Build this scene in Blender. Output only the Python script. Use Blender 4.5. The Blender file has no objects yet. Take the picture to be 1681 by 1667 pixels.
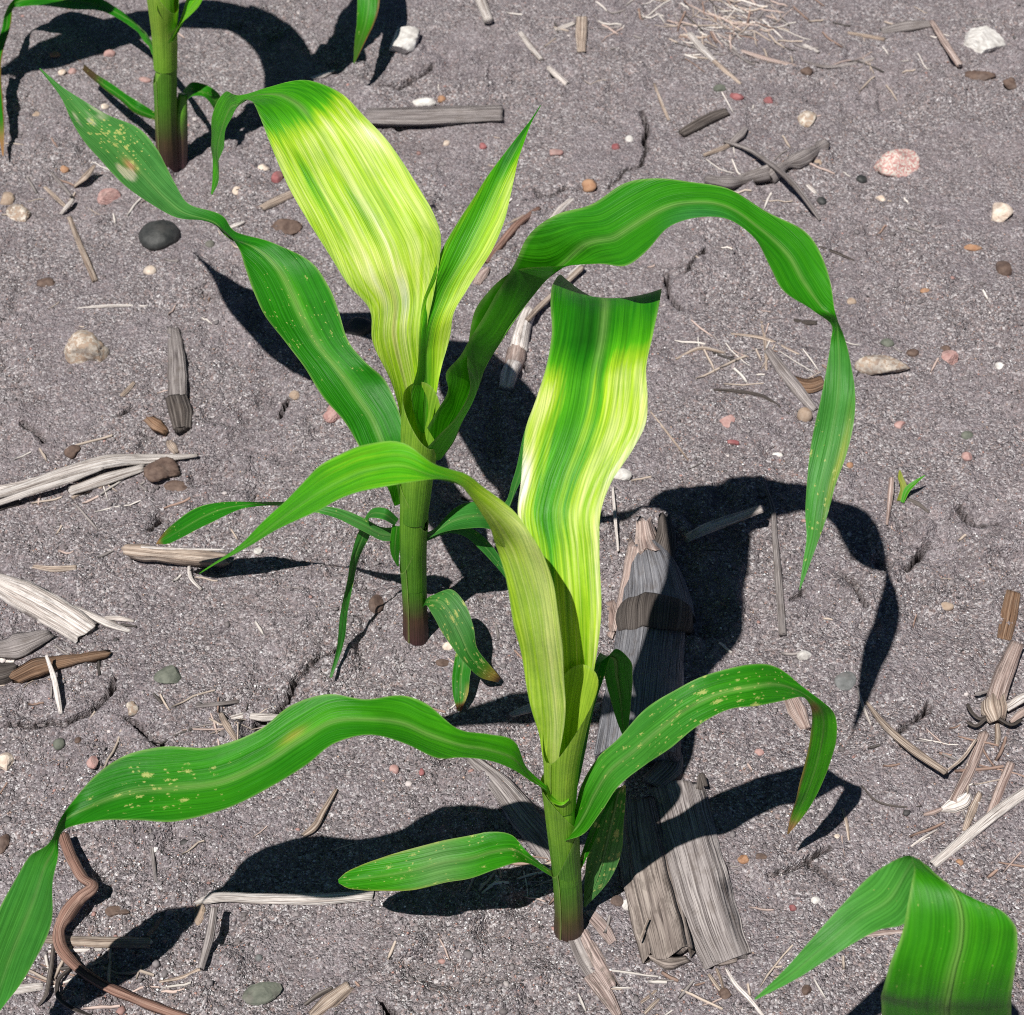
import bpy, math, random
import numpy as np

# ------------------------------------------------------------------ camera, sky, sun, exposure
F_PX, TH, CAM_H, CX, CY = 3000.0, math.radians(46), 0.72, 840.5, 833.5      # photo pixels (1681 x 1667), metres
ct, st = math.cos(TH), math.sin(TH)
O = np.array([0.0, 0.0, CAM_H])
def ray(x, y):
    u = (x - CX) / F_PX; v = (y - CY) / F_PX
    return np.array([u, ct - v * st, -st - v * ct])
def px(x, y, h=0.0):
    """photo pixel + height above the ground (m) -> point"""
    r = ray(x, y); return O + r * ((CAM_H - h) / -r[2])
SUN_D = ray(1690, 2049); SUN_D /= np.linalg.norm(SUN_D)                       # travel direction of the sunlight
S = bpy.context.scene
col = S.collection
cam = bpy.data.cameras.new('camera'); cam_o = bpy.data.objects.new('camera', cam); col.objects.link(cam_o)
cam.sensor_fit = 'HORIZONTAL'; cam.sensor_width = 36; cam.lens = 36 * F_PX / 1681
cam.clip_start = 0.02; cam.clip_end = 3000
cam_o.location = O; cam_o.rotation_euler = (math.pi / 2 - TH, 0, 0)
cam.dof.use_dof = True; cam.dof.focus_distance = 0.82; cam.dof.aperture_fstop = 28.0
S.camera = cam_o
W = bpy.data.worlds.new('World'); S.world = W; W.use_nodes = True
wn = W.node_tree.nodes; wl = W.node_tree.links
bg = wn.get('Background') or wn.new('ShaderNodeBackground')
sky = wn.new('ShaderNodeTexSky'); sky.sky_type = 'NISHITA'; sky.sun_disc = False
sky.sun_elevation = math.asin(-SUN_D[2]); sky.sun_rotation = math.atan2(-SUN_D[0], -SUN_D[1])
sky.air_density = 0.35; sky.dust_density = 0.0; sky.ozone_density = 1.0
wl.new(sky.outputs[0], bg.inputs[0]); bg.inputs[1].default_value = 0.05
sun = bpy.data.lights.new('sun', 'SUN'); sun.energy = 5.0; sun.angle = math.radians(0.53); sun.color = (1.0, 0.965, 0.91)
sun_o = bpy.data.objects.new('sun', sun); col.objects.link(sun_o)
from mathutils import Vector
sun_o.rotation_euler = Vector(SUN_D).to_track_quat('-Z', 'Y').to_euler()
S.view_settings.view_transform = 'Standard'; S.view_settings.look = 'None'
S.view_settings.exposure = 0.12; S.view_settings.gamma = 1.0; S.view_settings.use_curve_mapping = False
S.cycles.use_denoising = False; S.cycles.pixel_filter_type = 'BLACKMAN_HARRIS'; S.cycles.filter_width = 1.05
S.cycles.max_bounces = 6; S.cycles.diffuse_bounces = 3; S.cycles.glossy_bounces = 2; S.cycles.transmission_bounces = 3

rng = np.random.default_rng(11); random.seed(11)

# ------------------------------------------------------------------ noise
_T = np.random.default_rng(5).random((256, 256)).astype(np.float64)
def vnoise(x, y, seed=0):
    x = np.asarray(x, float) + seed * 17.31; y = np.asarray(y, float) + seed * 41.77
    xi = np.floor(x).astype(int); yi = np.floor(y).astype(int); fx = x - xi; fy = y - yi
    fx = fx * fx * fx * (fx * (fx * 6 - 15) + 10); fy = fy * fy * fy * (fy * (fy * 6 - 15) + 10)
    a = _T[xi & 255, yi & 255]; b = _T[(xi + 1) & 255, yi & 255]; c_ = _T[xi & 255, (yi + 1) & 255]; d = _T[(xi + 1) & 255, (yi + 1) & 255]
    return (a * (1 - fx) + b * fx) * (1 - fy) + (c_ * (1 - fx) + d * fx) * fy
def fbm(x, y, seed=0, oc=3):
    s_, a, t = 0, 1.0, 0
    for k in range(oc):
        s_ = s_ + a * (vnoise(x * 2 ** k, y * 2 ** k, seed + k * 3) - 0.5); t += a; a *= 0.5
    return s_ / t * 2
def sstep(a, b, x):
    t = np.clip((np.asarray(x, float) - a) / (b - a), 0, 1); return t * t * (3 - 2 * t)
def gauss(x, m, w): return np.exp(-((x - m) / w) ** 2)

# ------------------------------------------------------------------ node helpers
def new_mat(name):
    m = bpy.data.materials.new(name); m.use_nodes = True
    n = m.node_tree.nodes; n.clear(); return m, n, m.node_tree.links
def nd(n, t, **kw):
    o = n.new(t)
    for k, v in kw.items(): setattr(o, k, v)
    return o
def setin(o, **kw):
    for k, v in kw.items(): o.inputs[k.replace('_', ' ')].default_value = v
def ramp(n, stops, interp='LINEAR'):
    r = n.new('ShaderNodeValToRGB'); e = r.color_ramp; e.interpolation = interp
    while len(e.elements) < len(stops): e.elements.new(0.5)
    for i, (p, c_) in enumerate(stops):
        e.elements[i].position = p; e.elements[i].color = (*c_, 1) if len(c_) == 3 else c_
    return r
def mixc(n, l, a, b, fac, mode='MIX'):
    m = n.new('ShaderNodeMix'); m.data_type = 'RGBA'; m.blend_type = mode
    for k, v in ((6, a), (7, b), (0, fac)):
        sock = m.inputs[k]
        if hasattr(v, 'is_output'): l.new(v, sock)
        elif k == 0: sock.default_value = v
        else: sock.default_value = (*v, 1)
    return m.outputs[2]
def mth(n, l, op, a, b=None, c=None, clamp=False):
    m = n.new('ShaderNodeMath'); m.operation = op; m.use_clamp = clamp
    for i, v in enumerate((a, b, c)):
        if v is None: continue
        if hasattr(v, 'is_output'): l.new(v, m.inputs[i])
        else: m.inputs[i].default_value = v
    return m.outputs[0]

# ------------------------------------------------------------------ materials
def mat_soil():
    m, n, l = new_mat('soil')
    tc = nd(n, 'ShaderNodeTexCoord'); P = tc.outputs['Object']
    def vor(scale, feat='F1'):
        v = nd(n, 'ShaderNodeTexVoronoi', feature=feat); setin(v, Scale=scale, Randomness=1.0); l.new(P, v.inputs['Vector']); return v
    def noi(scale, det=4, rough=.55):
        v = nd(n, 'ShaderNodeTexNoise'); setin(v, Scale=scale, Detail=det, Roughness=rough); l.new(P, v.inputs['Vector']); return v.outputs['Fac']
    big = noi(9, 4); mid = noi(45, 5); fine = noi(330, 4, .7)
    base = ramp(n, [(.30, (.178, .152, .160)), (.5, (.265, .233, .249)), (.72, (.36, .322, .342))]); l.new(mid, base.inputs[0])
    tint = ramp(n, [(.38, (.80, .78, .80)), (.55, (1.0, .985, .985)), (.72, (1.04, .97, .93))]); l.new(big, tint.inputs[0])
    c0 = mixc(n, l, base.outputs[0], tint.outputs[0], 1.0, 'MULTIPLY')
    fr = ramp(n, [(.28, (.50, .49, .50)), (.5, (1, 1, 1)), (.72, (1.5, 1.48, 1.5))]); l.new(fine, fr.inputs[0])
    c1 = mixc(n, l, c0, fr.outputs[0], 1.0, 'MULTIPLY')
    # sand grains: a random tint for every cell
    loose = ramp(n, [(.42, (0.46, 0.46, 0.46)), (.56, (1, 1, 1))]); l.new(noi(17, 5, .62), loose.inputs[0])
    out = c1
    for sc_, stops, amt in ((1250, [(0, (.015, .013, .015)), (.15, (.06, .052, .056)), (.36, (.22, .194, .205)), (.64, (.34, .307, .322)), (.78, (.34, .26, .245)), (.87, (.58, .55, .57)), (1, (.95, .93, .95))], .82),
                            (600, [(0, (.03, .026, .028)), (.14, (.12, .10, .105)), (.74, (.25, .225, .23)), (.86, (.36, .24, .21)), (.94, (.55, .50, .50)), (1, (.85, .82, .82))], .40)):
        v = vor(sc_); sp = nd(n, 'ShaderNodeSeparateColor'); l.new(v.outputs['Color'], sp.inputs[0])
        r = ramp(n, stops); l.new(sp.outputs[0], r.inputs[0])
        out = mixc(n, l, out, r.outputs[0], mth(n, l, 'MULTIPLY', loose.outputs[0], amt))
    crack_shade = nd(n, 'ShaderNodeAttribute', attribute_name='crack_shade').outputs['Fac']      # shade inside the cracks, painted into the soil colour
    out = mixc(n, l, out, (.030, .024, .024), crack_shade)
    b = nd(n, 'ShaderNodeBsdfPrincipled'); l.new(out, b.inputs['Base Color']); setin(b, Roughness=.88); b.inputs['Specular IOR Level'].default_value = .22
    # grain relief
    v1 = vor(1250); v2 = vor(600)
    hgt = mth(n, l, 'ADD', mth(n, l, 'MULTIPLY', v1.outputs['Distance'], -.55), mth(n, l, 'ADD', mth(n, l, 'MULTIPLY', v2.outputs['Distance'], -.7), mth(n, l, 'MULTIPLY', fine, 1.4)))
    bp = nd(n, 'ShaderNodeBump'); setin(bp, Strength=.9, Distance=.0015); l.new(hgt, bp.inputs['Height']); l.new(bp.outputs[0], b.inputs['Normal'])
    o = nd(n, 'ShaderNodeOutputMaterial'); l.new(b.outputs[0], o.inputs[0]); return m

def mat_grit():
    m, n, l = new_mat('grit')
    a = nd(n, 'ShaderNodeAttribute', attribute_name='tone')
    b = nd(n, 'ShaderNodeBsdfPrincipled'); l.new(a.outputs['Color'], b.inputs['Base Color']); setin(b, Roughness=.7)
    o = nd(n, 'ShaderNodeOutputMaterial'); l.new(b.outputs[0], o.inputs[0]); return m

def mat_leaf():
    m, n, l = new_mat('corn_leaf')
    pig = nd(n, 'ShaderNodeAttribute', attribute_name='pigment').outputs['Color']
    spot = nd(n, 'ShaderNodeAttribute', attribute_name='spot').outputs['Fac']
    uv = nd(n, 'ShaderNodeUVMap'); uv.uv_map = 'UVMap'
    def mp(sx, sy):
        q = nd(n, 'ShaderNodeMapping'); q.inputs['Scale'].default_value = (sx, sy, 1); l.new(uv.outputs[0], q.inputs[0]); return q.outputs[0]
    def noi(vec, scale, det=3, rough=.6):
        v = nd(n, 'ShaderNodeTexNoise', noise_dimensions='2D'); setin(v, Scale=scale, Detail=det, Roughness=rough); l.new(vec, v.inputs['Vector']); return v.outputs['Fac']
    vein = noi(mp(1500, 14), 1.0, 2); broad = noi(mp(420, 9), 1.0, 3); blot = noi(mp(70, 40), 1.0, 4)
    r1 = ramp(n, [(.32, (.72, .78, .70)), (.5, (1, 1, 1)), (.68, (1.26, 1.18, 1.3))]); l.new(vein, r1.inputs[0])
    r2 = ramp(n, [(.3, (.90, .92, .88)), (.5, (1, 1, 1)), (.7, (1.11, 1.07, 1.06))]); l.new(broad, r2.inputs[0])
    r3 = ramp(n, [(.3, (.82, .88, .86)), (.5, (1, 1, 1)), (.72, (1.10, 1.06, 1.0))]); l.new(blot, r3.inputs[0])
    c = mixc(n, l, pig, r1.outputs[0], 1.0, 'MULTIPLY'); c = mixc(n, l, c, r2.outputs[0], 1.0, 'MULTIPLY'); c = mixc(n, l, c, r3.outputs[0], 1.0, 'MULTIPLY')
    # pale feeding specks and scorched patches, where the 'spot' attribute is high
    wob = noi(mp(1500, 1100), 1.0, 3, .7)
    for vs, vy, am in ((300.0, .45, .85), (620.0, .6, .8)):
        vo = nd(n, 'ShaderNodeTexVoronoi', voronoi_dimensions='2D', feature='F1'); setin(vo, Scale=vs, Randomness=1.0); l.new(mp(1, vy), vo.inputs['Vector'])
        sc = nd(n, 'ShaderNodeSeparateColor'); l.new(vo.outputs['Color'], sc.inputs[0])
        size = mth(n, l, 'MULTIPLY', mth(n, l, 'SUBTRACT', mth(n, l, 'ADD', sc.outputs[0], spot), 1.0), 1.0, clamp=True)
        dist = mth(n, l, 'ADD', vo.outputs['Distance'], mth(n, l, 'MULTIPLY', mth(n, l, 'SUBTRACT', wob, .5), .9))
        isp = mth(n, l, 'MULTIPLY', mth(n, l, 'MULTIPLY', mth(n, l, 'SUBTRACT', size, dist), 6.0, clamp=True), mth(n, l, 'MULTIPLY', size, 30.0, clamp=True))
        c = mixc(n, l, c, (.46, .50, .15), mth(n, l, 'MULTIPLY', isp, am))
    b = nd(n, 'ShaderNodeBsdfPrincipled'); l.new(c, b.inputs['Base Color'])
    rr = mth(n, l, 'ADD', mth(n, l, 'MULTIPLY', blot, .25), .36); l.new(rr, b.inputs['Roughness'])
    b.inputs['Specular IOR Level'].default_value = .27
    hgt = mth(n, l, 'ADD', mth(n, l, 'MULTIPLY', vein, .6), mth(n, l, 'ADD', mth(n, l, 'MULTIPLY', broad, .8), mth(n, l, 'MULTIPLY', blot, 1.2)))
    bp = nd(n, 'ShaderNodeBump'); setin(bp, Strength=.55, Distance=.0008); l.new(hgt, bp.inputs['Height']); l.new(bp.outputs[0], b.inputs['Normal'])
    t = nd(n, 'ShaderNodeBsdfTranslucent'); tcl = mixc(n, l, c, (1.0, 1.0, .35), 1.0, 'MULTIPLY'); l.new(tcl, t.inputs['Color']); l.new(bp.outputs[0], t.inputs['Normal'])
    mx = nd(n, 'ShaderNodeMixShader'); mx.inputs[0].default_value = .26; l.new(b.outputs[0], mx.inputs[1]); l.new(t.outputs[0], mx.inputs[2])
    o = nd(n, 'ShaderNodeOutputMaterial'); l.new(mx.outputs[0], o.inputs[0]); return m

def mat_stem():
    m, n, l = new_mat('corn_stem')
    pig = nd(n, 'ShaderNodeAttribute', attribute_name='pigment').outputs['Color']
    uv = nd(n, 'ShaderNodeUVMap'); uv.uv_map = 'UVMap'
    q = nd(n, 'ShaderNodeMapping'); q.inputs['Scale'].default_value = (900, 18, 1); l.new(uv.outputs[0], q.inputs[0])
    v = nd(n, 'ShaderNodeTexNoise', noise_dimensions='2D'); setin(v, Scale=1.0, Detail=3.0); l.new(q.outputs[0], v.inputs['Vector'])
    r1 = ramp(n, [(.3, (.78, .8, .8)), (.5, (1, 1, 1)), (.7, (1.2, 1.15, 1.15))]); l.new(v.outputs['Fac'], r1.inputs[0])
    c = mixc(n, l, pig, r1.outputs[0], 1.0, 'MULTIPLY')
    b = nd(n, 'ShaderNodeBsdfPrincipled'); l.new(c, b.inputs['Base Color']); setin(b, Roughness=.42); b.inputs['Specular IOR Level'].default_value = .4
    b.inputs['Subsurface Weight'].default_value = .12; b.inputs['Subsurface Radius'].default_value = (.002, .003, .0006)
    bp = nd(n, 'ShaderNodeBump'); setin(bp, Strength=.35, Distance=.0006); l.new(v.outputs['Fac'], bp.inputs['Height']); l.new(bp.outputs[0], b.inputs['Normal'])
    o = nd(n, 'ShaderNodeOutputMaterial'); l.new(b.outputs[0], o.inputs[0]); return m

def mat_fibre(name, dark, mid_, light, dirt=.35, rough=.75, across=1300, along=14):
    """weathered straw, stalk rind and wood: streaks along the piece, soil dirt in patches"""
    m, n, l = new_mat(name)
    uv = nd(n, 'ShaderNodeUVMap'); uv.uv_map = 'UVMap'; oi = nd(n, 'ShaderNodeObjectInfo'); tc = nd(n, 'ShaderNodeTexCoord')
    off = nd(n, 'ShaderNodeVectorMath', operation='ADD'); l.new(uv.outputs[0], off.inputs[0])
    cx = nd(n, 'ShaderNodeCombineXYZ'); l.new(oi.outputs['Random'], cx.inputs[0]); l.new(oi.outputs['Random'], cx.inputs[1]); l.new(cx.outputs[0], off.inputs[1])
    def noi(sx, sy, det=4, rough_=.6):
        q = nd(n, 'ShaderNodeMapping'); q.inputs['Scale'].default_value = (sx, sy, 1); l.new(off.outputs[0], q.inputs[0])
        v = nd(n, 'ShaderNodeTexNoise', noise_dimensions='2D'); setin(v, Scale=1.0, Detail=det, Roughness=rough_); l.new(q.outputs[0], v.inputs['Vector']); return v.outputs['Fac']
    streak = noi(across, along); patch = noi(260, 110, 5); grain = noi(3200, 45, 3)
    r = ramp(n, [(.30, dark), (.5, mid_), (.68, light)]); l.new(streak, r.inputs[0])
    g = ramp(n, [(.36, (.38, .36, .36)), (.46, (.95, .95, .95)), (.6, (1.1, 1.1, 1.1))]); l.new(grain, g.inputs[0])
    c = mixc(n, l, r.outputs[0], g.outputs[0], 1.0, 'MULTIPLY')
    dm = ramp(n, [(.52, (0, 0, 0)), (.70, (1, 1, 1))]); l.new(patch, dm.inputs[0])
    c = mixc(n, l, c, (.13, .105, .09), mth(n, l, 'MULTIPLY', dm.outputs[0], dirt))
    vr = mth(n, l, 'ADD', mth(n, l, 'MULTIPLY', oi.outputs['Random'], .35), .82)
    hv = nd(n, 'ShaderNodeHueSaturation'); l.new(c, hv.inputs['Color']); l.new(vr, hv.inputs['Value'])
    b = nd(n, 'ShaderNodeBsdfPrincipled'); l.new(hv.outputs[0], b.inputs['Base Color']); setin(b, Roughness=rough); b.inputs['Specular IOR Level'].default_value = .3
    hg = mth(n, l, 'ADD', streak, mth(n, l, 'MULTIPLY', grain, .4))
    bp = nd(n, 'ShaderNodeBump'); setin(bp, Strength=.8, Distance=.0009); l.new(hg, bp.inputs['Height']); l.new(bp.outputs[0], b.inputs['Normal'])
    o = nd(n, 'ShaderNodeOutputMaterial'); l.new(b.outputs[0], o.inputs[0]); return m

def mat_stone(name, c0, c1, speck=None, scale=220, rough=.78, speck_scale=700, dirt=.5):
    m, n, l = new_mat(name)
    tc = nd(n, 'ShaderNodeTexCoord'); P = nd(n, 'ShaderNodeVectorMath', operation='ADD'); l.new(tc.outputs['Object'], P.inputs[0])
    oi = nd(n, 'ShaderNodeObjectInfo'); l.new(oi.outputs['Random'], P.inputs[1])
    v = nd(n, 'ShaderNodeTexNoise'); setin(v, Scale=scale, Detail=6.0, Roughness=.65); l.new(P.outputs[0], v.inputs['Vector'])
    r = ramp(n, [(.35, c0), (.65, c1)]); l.new(v.outputs['Fac'], r.inputs[0]); c = r.outputs[0]
    if speck:
        w = nd(n, 'ShaderNodeTexVoronoi'); setin(w, Scale=speck_scale); l.new(P.outputs[0], w.inputs['Vector'])
        sp = nd(n, 'ShaderNodeSeparateColor'); l.new(w.outputs['Color'], sp.inputs[0])
        k = ramp(n, [(.55, (0, 0, 0)), (.62, (1, 1, 1))]); l.new(sp.outputs[1], k.inputs[0]); c = mixc(n, l, c, speck, k.outputs[0])
    d = nd(n, 'ShaderNodeTexNoise'); setin(d, Scale=scale * .45, Detail=5.0); l.new(P.outputs[0], d.inputs['Vector'])
    dk = ramp(n, [(.52, (0, 0, 0)), (.66, (1, 1, 1))]); l.new(d.outputs['Fac'], dk.inputs[0])
    c = mixc(n, l, c, (.16, .135, .125), mth(n, l, 'MULTIPLY', dk.outputs[0], dirt))
    b = nd(n, 'ShaderNodeBsdfPrincipled'); l.new(c, b.inputs['Base Color']); setin(b, Roughness=rough)
    bp = nd(n, 'ShaderNodeBump'); setin(bp, Strength=.5, Distance=.001); l.new(v.outputs['Fac'], bp.inputs['Height']); l.new(bp.outputs[0], b.inputs['Normal'])
    o = nd(n, 'ShaderNodeOutputMaterial'); l.new(b.outputs[0], o.inputs[0]); return m

M_SOIL, M_GRIT, M_LEAF, M_STEM = mat_soil(), mat_grit(), mat_leaf(), mat_stem()
FIB = {
 'white': mat_fibre('bleached_straw', (.36, .30, .27), (.66, .60, .56), (.84, .80, .78), .35),
 'tan': mat_fibre('tan_straw', (.20, .14, .11), (.43, .34, .275), (.62, .53, .46), .45),
 'brown': mat_fibre('brown_husk', (.11, .06, .035), (.24, .14, .085), (.38, .26, .18), .35),
 'grey': mat_fibre('grey_weathered_stalk', (.13, .11, .105), (.27, .24, .235), (.43, .39, .375), .45),
 'crumb': mat_fibre('dirt_packed_rind', (.12, .095, .085), (.29, .24, .215), (.42, .36, .32), .75),
 'dark': mat_fibre('dark_rotten_stalk', (.035, .028, .025), (.09, .075, .068), (.19, .165, .15), .3),
 'bluegrey': mat_fibre('blue_grey_rind', (.11, .11, .125), (.25, .25, .275), (.40, .395, .42), .45),
 'pink': mat_fibre('pinkish_husk', (.24, .16, .14), (.46, .35, .31), (.64, .54, .50), .40),
 'pinkdirt': mat_fibre('dirty_pink_husk', (.20, .14, .125), (.40, .31, .285), (.58, .49, .46), .85),
 'redbrown': mat_fibre('red_brown_root', (.12, .06, .045), (.27, .15, .115), (.45, .30, .24), .2),
}
STN = {
 'white': mat_stone('white_quartz', (.50, .47, .44), (.78, .76, .73), dirt=.45),
 'cream': mat_stone('cream_quartz', (.55, .42, .33), (.80, .70, .60), dirt=.45),
 'black': mat_stone('black_basalt', (.022, .024, .024), (.05, .052, .05), rough=.6, dirt=.12),
 'granite': mat_stone('pink_granite', (.40, .17, .16), (.66, .42, .38), (.62, .56, .50), speck_scale=900, dirt=.55),
 'rough': mat_stone('rough_limestone', (.30, .24, .19), (.68, .61, .53), (.38, .28, .21), speck_scale=620, dirt=.6),
 'pink': mat_stone('pink_feldspar', (.34, .18, .165), (.52, .34, .31), dirt=.45),
 'red': mat_stone('red_jasper', (.22, .06, .065), (.36, .14, .14), dirt=.45),
 'orange': mat_stone('orange_ironstone', (.30, .15, .08), (.45, .27, .165), dirt=.45),
 'grey': mat_stone('grey_slate', (.10, .105, .105), (.20, .205, .205), dirt=.45),
 'green': mat_stone('green_grey_slate', (.085, .095, .075), (.17, .18, .145), dirt=.45),
 'tan': mat_stone('tan_sandstone', (.30, .21, .15), (.47, .37, .29), dirt=.45),
 'brown': mat_stone('brown_clod', (.075, .045, .035), (.17, .115, .09), dirt=.3),
}

# ------------------------------------------------------------------ object helpers
def tag(o, label=None, cat=None, group=None, kind=None):
    for k, v in (('label', label), ('category', cat), ('group', group), ('kind', kind)):
        if v: o[k] = v
    return o
def empty(name, loc):
    o = bpy.data.objects.new(name, None); o.empty_display_size = .02; o.location = loc; col.objects.link(o); return o
def mk(name, V, Fc, mat, parent=None, smooth=True, uv=None, attrs=None):
    """V in world coordinates; kept in the parent's frame when there is one, else about its own centre"""
    V = np.asarray(V, float)
    if parent is not None:
        base = np.zeros(3); q = parent
        while q is not None: base = base + np.array(q.location); q = q.parent
        loc = np.zeros(3)
    else:
        base = np.array([V[:, 0].mean(), V[:, 1].mean(), V[:, 2].min()]); loc = base
    me = bpy.data.meshes.new(name); me.from_pydata((V - base).tolist(), [], [list(map(int, f)) for f in Fc]); me.update()
    if smooth: me.polygons.foreach_set('use_smooth', [True] * len(me.polygons))
    if uv is not None:
        lay = me.uv_layers.new(name='UVMap'); idx = np.zeros(len(me.loops), int); me.loops.foreach_get('vertex_index', idx)
        lay.data.foreach_set('uv', np.asarray(uv, float)[idx].ravel())
    for k, v in (attrs or {}).items():
        v = np.asarray(v, float)
        if v.ndim == 2:
            a = me.attributes.new(k, 'FLOAT_COLOR', 'POINT'); a.data.foreach_set('color', np.c_[v, np.ones(len(v))].ravel())
        else:
            a = me.attributes.new(k, 'FLOAT', 'POINT'); a.data.foreach_set('value', v)
    me.materials.append(mat)
    o = bpy.data.objects.new(name, me); o.location = loc; col.objects.link(o)
    if parent is not None: o.parent = parent
    return o
def grid_faces(nu, nv, wrap=False):
    i, j = np.meshgrid(np.arange(nv - 1), np.arange(nu if wrap else nu - 1), indexing='ij'); i = i.ravel(); j = j.ravel(); k = (j + 1) % nu
    return np.stack([i * nu + j, i * nu + k, (i + 1) * nu + k, (i + 1) * nu + j], 1)
def hermite(P, t, tq):
    """cubic through the rows of P at parameters t"""
    P = np.asarray(P, float); n = len(P); m = np.zeros_like(P)
    for i in range(n):
        a, b = max(0, i - 1), min(n - 1, i + 1)
        if 0 < i < n - 1:
            d0 = (P[i] - P[i - 1]) / (t[i] - t[i - 1]); d1 = (P[i + 1] - P[i]) / (t[i + 1] - t[i]); w = (t[i + 1] - t[i]) / (t[i + 1] - t[i - 1]); m[i] = d0 * w + d1 * (1 - w)
        else: m[i] = (P[b] - P[a]) / (t[b] - t[a])
    k = np.clip(np.searchsorted(t, tq, side='right') - 1, 0, n - 2); h = t[k + 1] - t[k]; x = ((tq - t[k]) / h)[:, None]; h = h[:, None]
    return (2 * x ** 3 - 3 * x ** 2 + 1) * P[k] + (x ** 3 - 2 * x ** 2 + x) * h * m[k] + (-2 * x ** 3 + 3 * x ** 2) * P[k + 1] + (x ** 3 - x ** 2) * h * m[k + 1]
def unit(a): return a / np.maximum(np.linalg.norm(a, axis=-1, keepdims=True), 1e-12)

# ------------------------------------------------------------------ the ground
CRACKS = [[(-20, 1200), (80, 1187), (110, 1193), (150, 1172), (182, 1140), (188, 1105)], [(487, 1112), (474, 1145), (445, 1168), (420, 1180)], [(556, 1062), (534, 1076), (505, 1098), (487, 1112)],
 [(215, 1180), (236, 1205), (262, 1224)], [(610, 144), (650, 140), (690, 128), (710, 108)], [(1054, 180), (1061, 220), (1056, 268), (1022, 284), (1010, 300), (1000, 312)], [(1094, 450), (1098, 478), (1116, 506)],
 [(1155, 411), (1127, 448)], [(1476, 1205), (1504, 1183), (1522, 1158)], [(1262, 1436), (1300, 1425), (1330, 1412), (1362, 1393)], [(1325, 1420), (1355, 1440), (1380, 1448)], [(1578, 833), (1606, 855), (1634, 861)],
 [(1528, 884), (1508, 912), (1488, 932)], [(1383, 938), (1404, 953), (1410, 972), (1424, 992)], [(34, 690), (62, 706), (68, 722)], [(462, 680), (476, 655)], [(195, 680), (218, 668)], [(880, 310), (905, 320), (930, 308)],
 [(850, 590), (868, 610)], [(1300, 985), (1320, 972)], [(620, 1640), (640, 1667), (648, 1700)], [(262, 840), (250, 870)]]
GX0, GX1, GY0, GY1 = -.46, .46, .27, 1.42
def crack_field(X, Y):
    d = np.full(X.shape, 1.0)
    wob_x = .0012 * (vnoise(X * 260, Y * 260, 7) - .5) + .0032 * (vnoise(X * 90, Y * 90, 8) - .5); wob_y = .0012 * (vnoise(X * 260, Y * 260, 9) - .5) + .0032 * (vnoise(X * 90, Y * 90, 10) - .5)
    for pl in CRACKS:
        pts = [px(*p)[:2] for p in pl]
        for a, b in zip(pts[:-1], pts[1:]):
            lo = np.minimum(a, b) - .008; hi = np.maximum(a, b) + .008
            msk = (X > lo[0]) & (X < hi[0]) & (Y > lo[1]) & (Y < hi[1])
            if not msk.any(): continue
            x = X[msk] + wob_x[msk]; y = Y[msk] + wob_y[msk]; ab = b - a
            t = np.clip(((x - a[0]) * ab[0] + (y - a[1]) * ab[1]) / (ab @ ab), 0, 1)
            d[msk] = np.minimum(d[msk], np.hypot(x - a[0] - t * ab[0], y - a[1] - t * ab[1]))
    return d
def terrain(X, Y, fine=True):
    X = np.asarray(X, float); Y = np.asarray(Y, float)
    z = .0034 * fbm(X * 7, Y * 7, 1, 3) + .0030 * fbm(X * 28, Y * 28, 2, 3)
    if fine:
        loose = sstep(.42, .62, vnoise(X * 13, Y * 13, 20) * .7 + vnoise(X * 40, Y * 40, 21) * .3)
        z = z + (.0012 + .0014 * loose) * fbm(X * 95, Y * 95, 3, 3)
        lump = vnoise(X * 75, Y * 75, 4); z = z + .0030 * loose * sstep(.62, .9, lump)
        z = z - .0030 * sstep(.66, .9, vnoise(X * 62, Y * 62, 12)) * (.35 + loose)
        z = z + .0011 * (vnoise(X * 400, Y * 400, 5) - .5) * (0.6 + loose)
    return z
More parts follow.
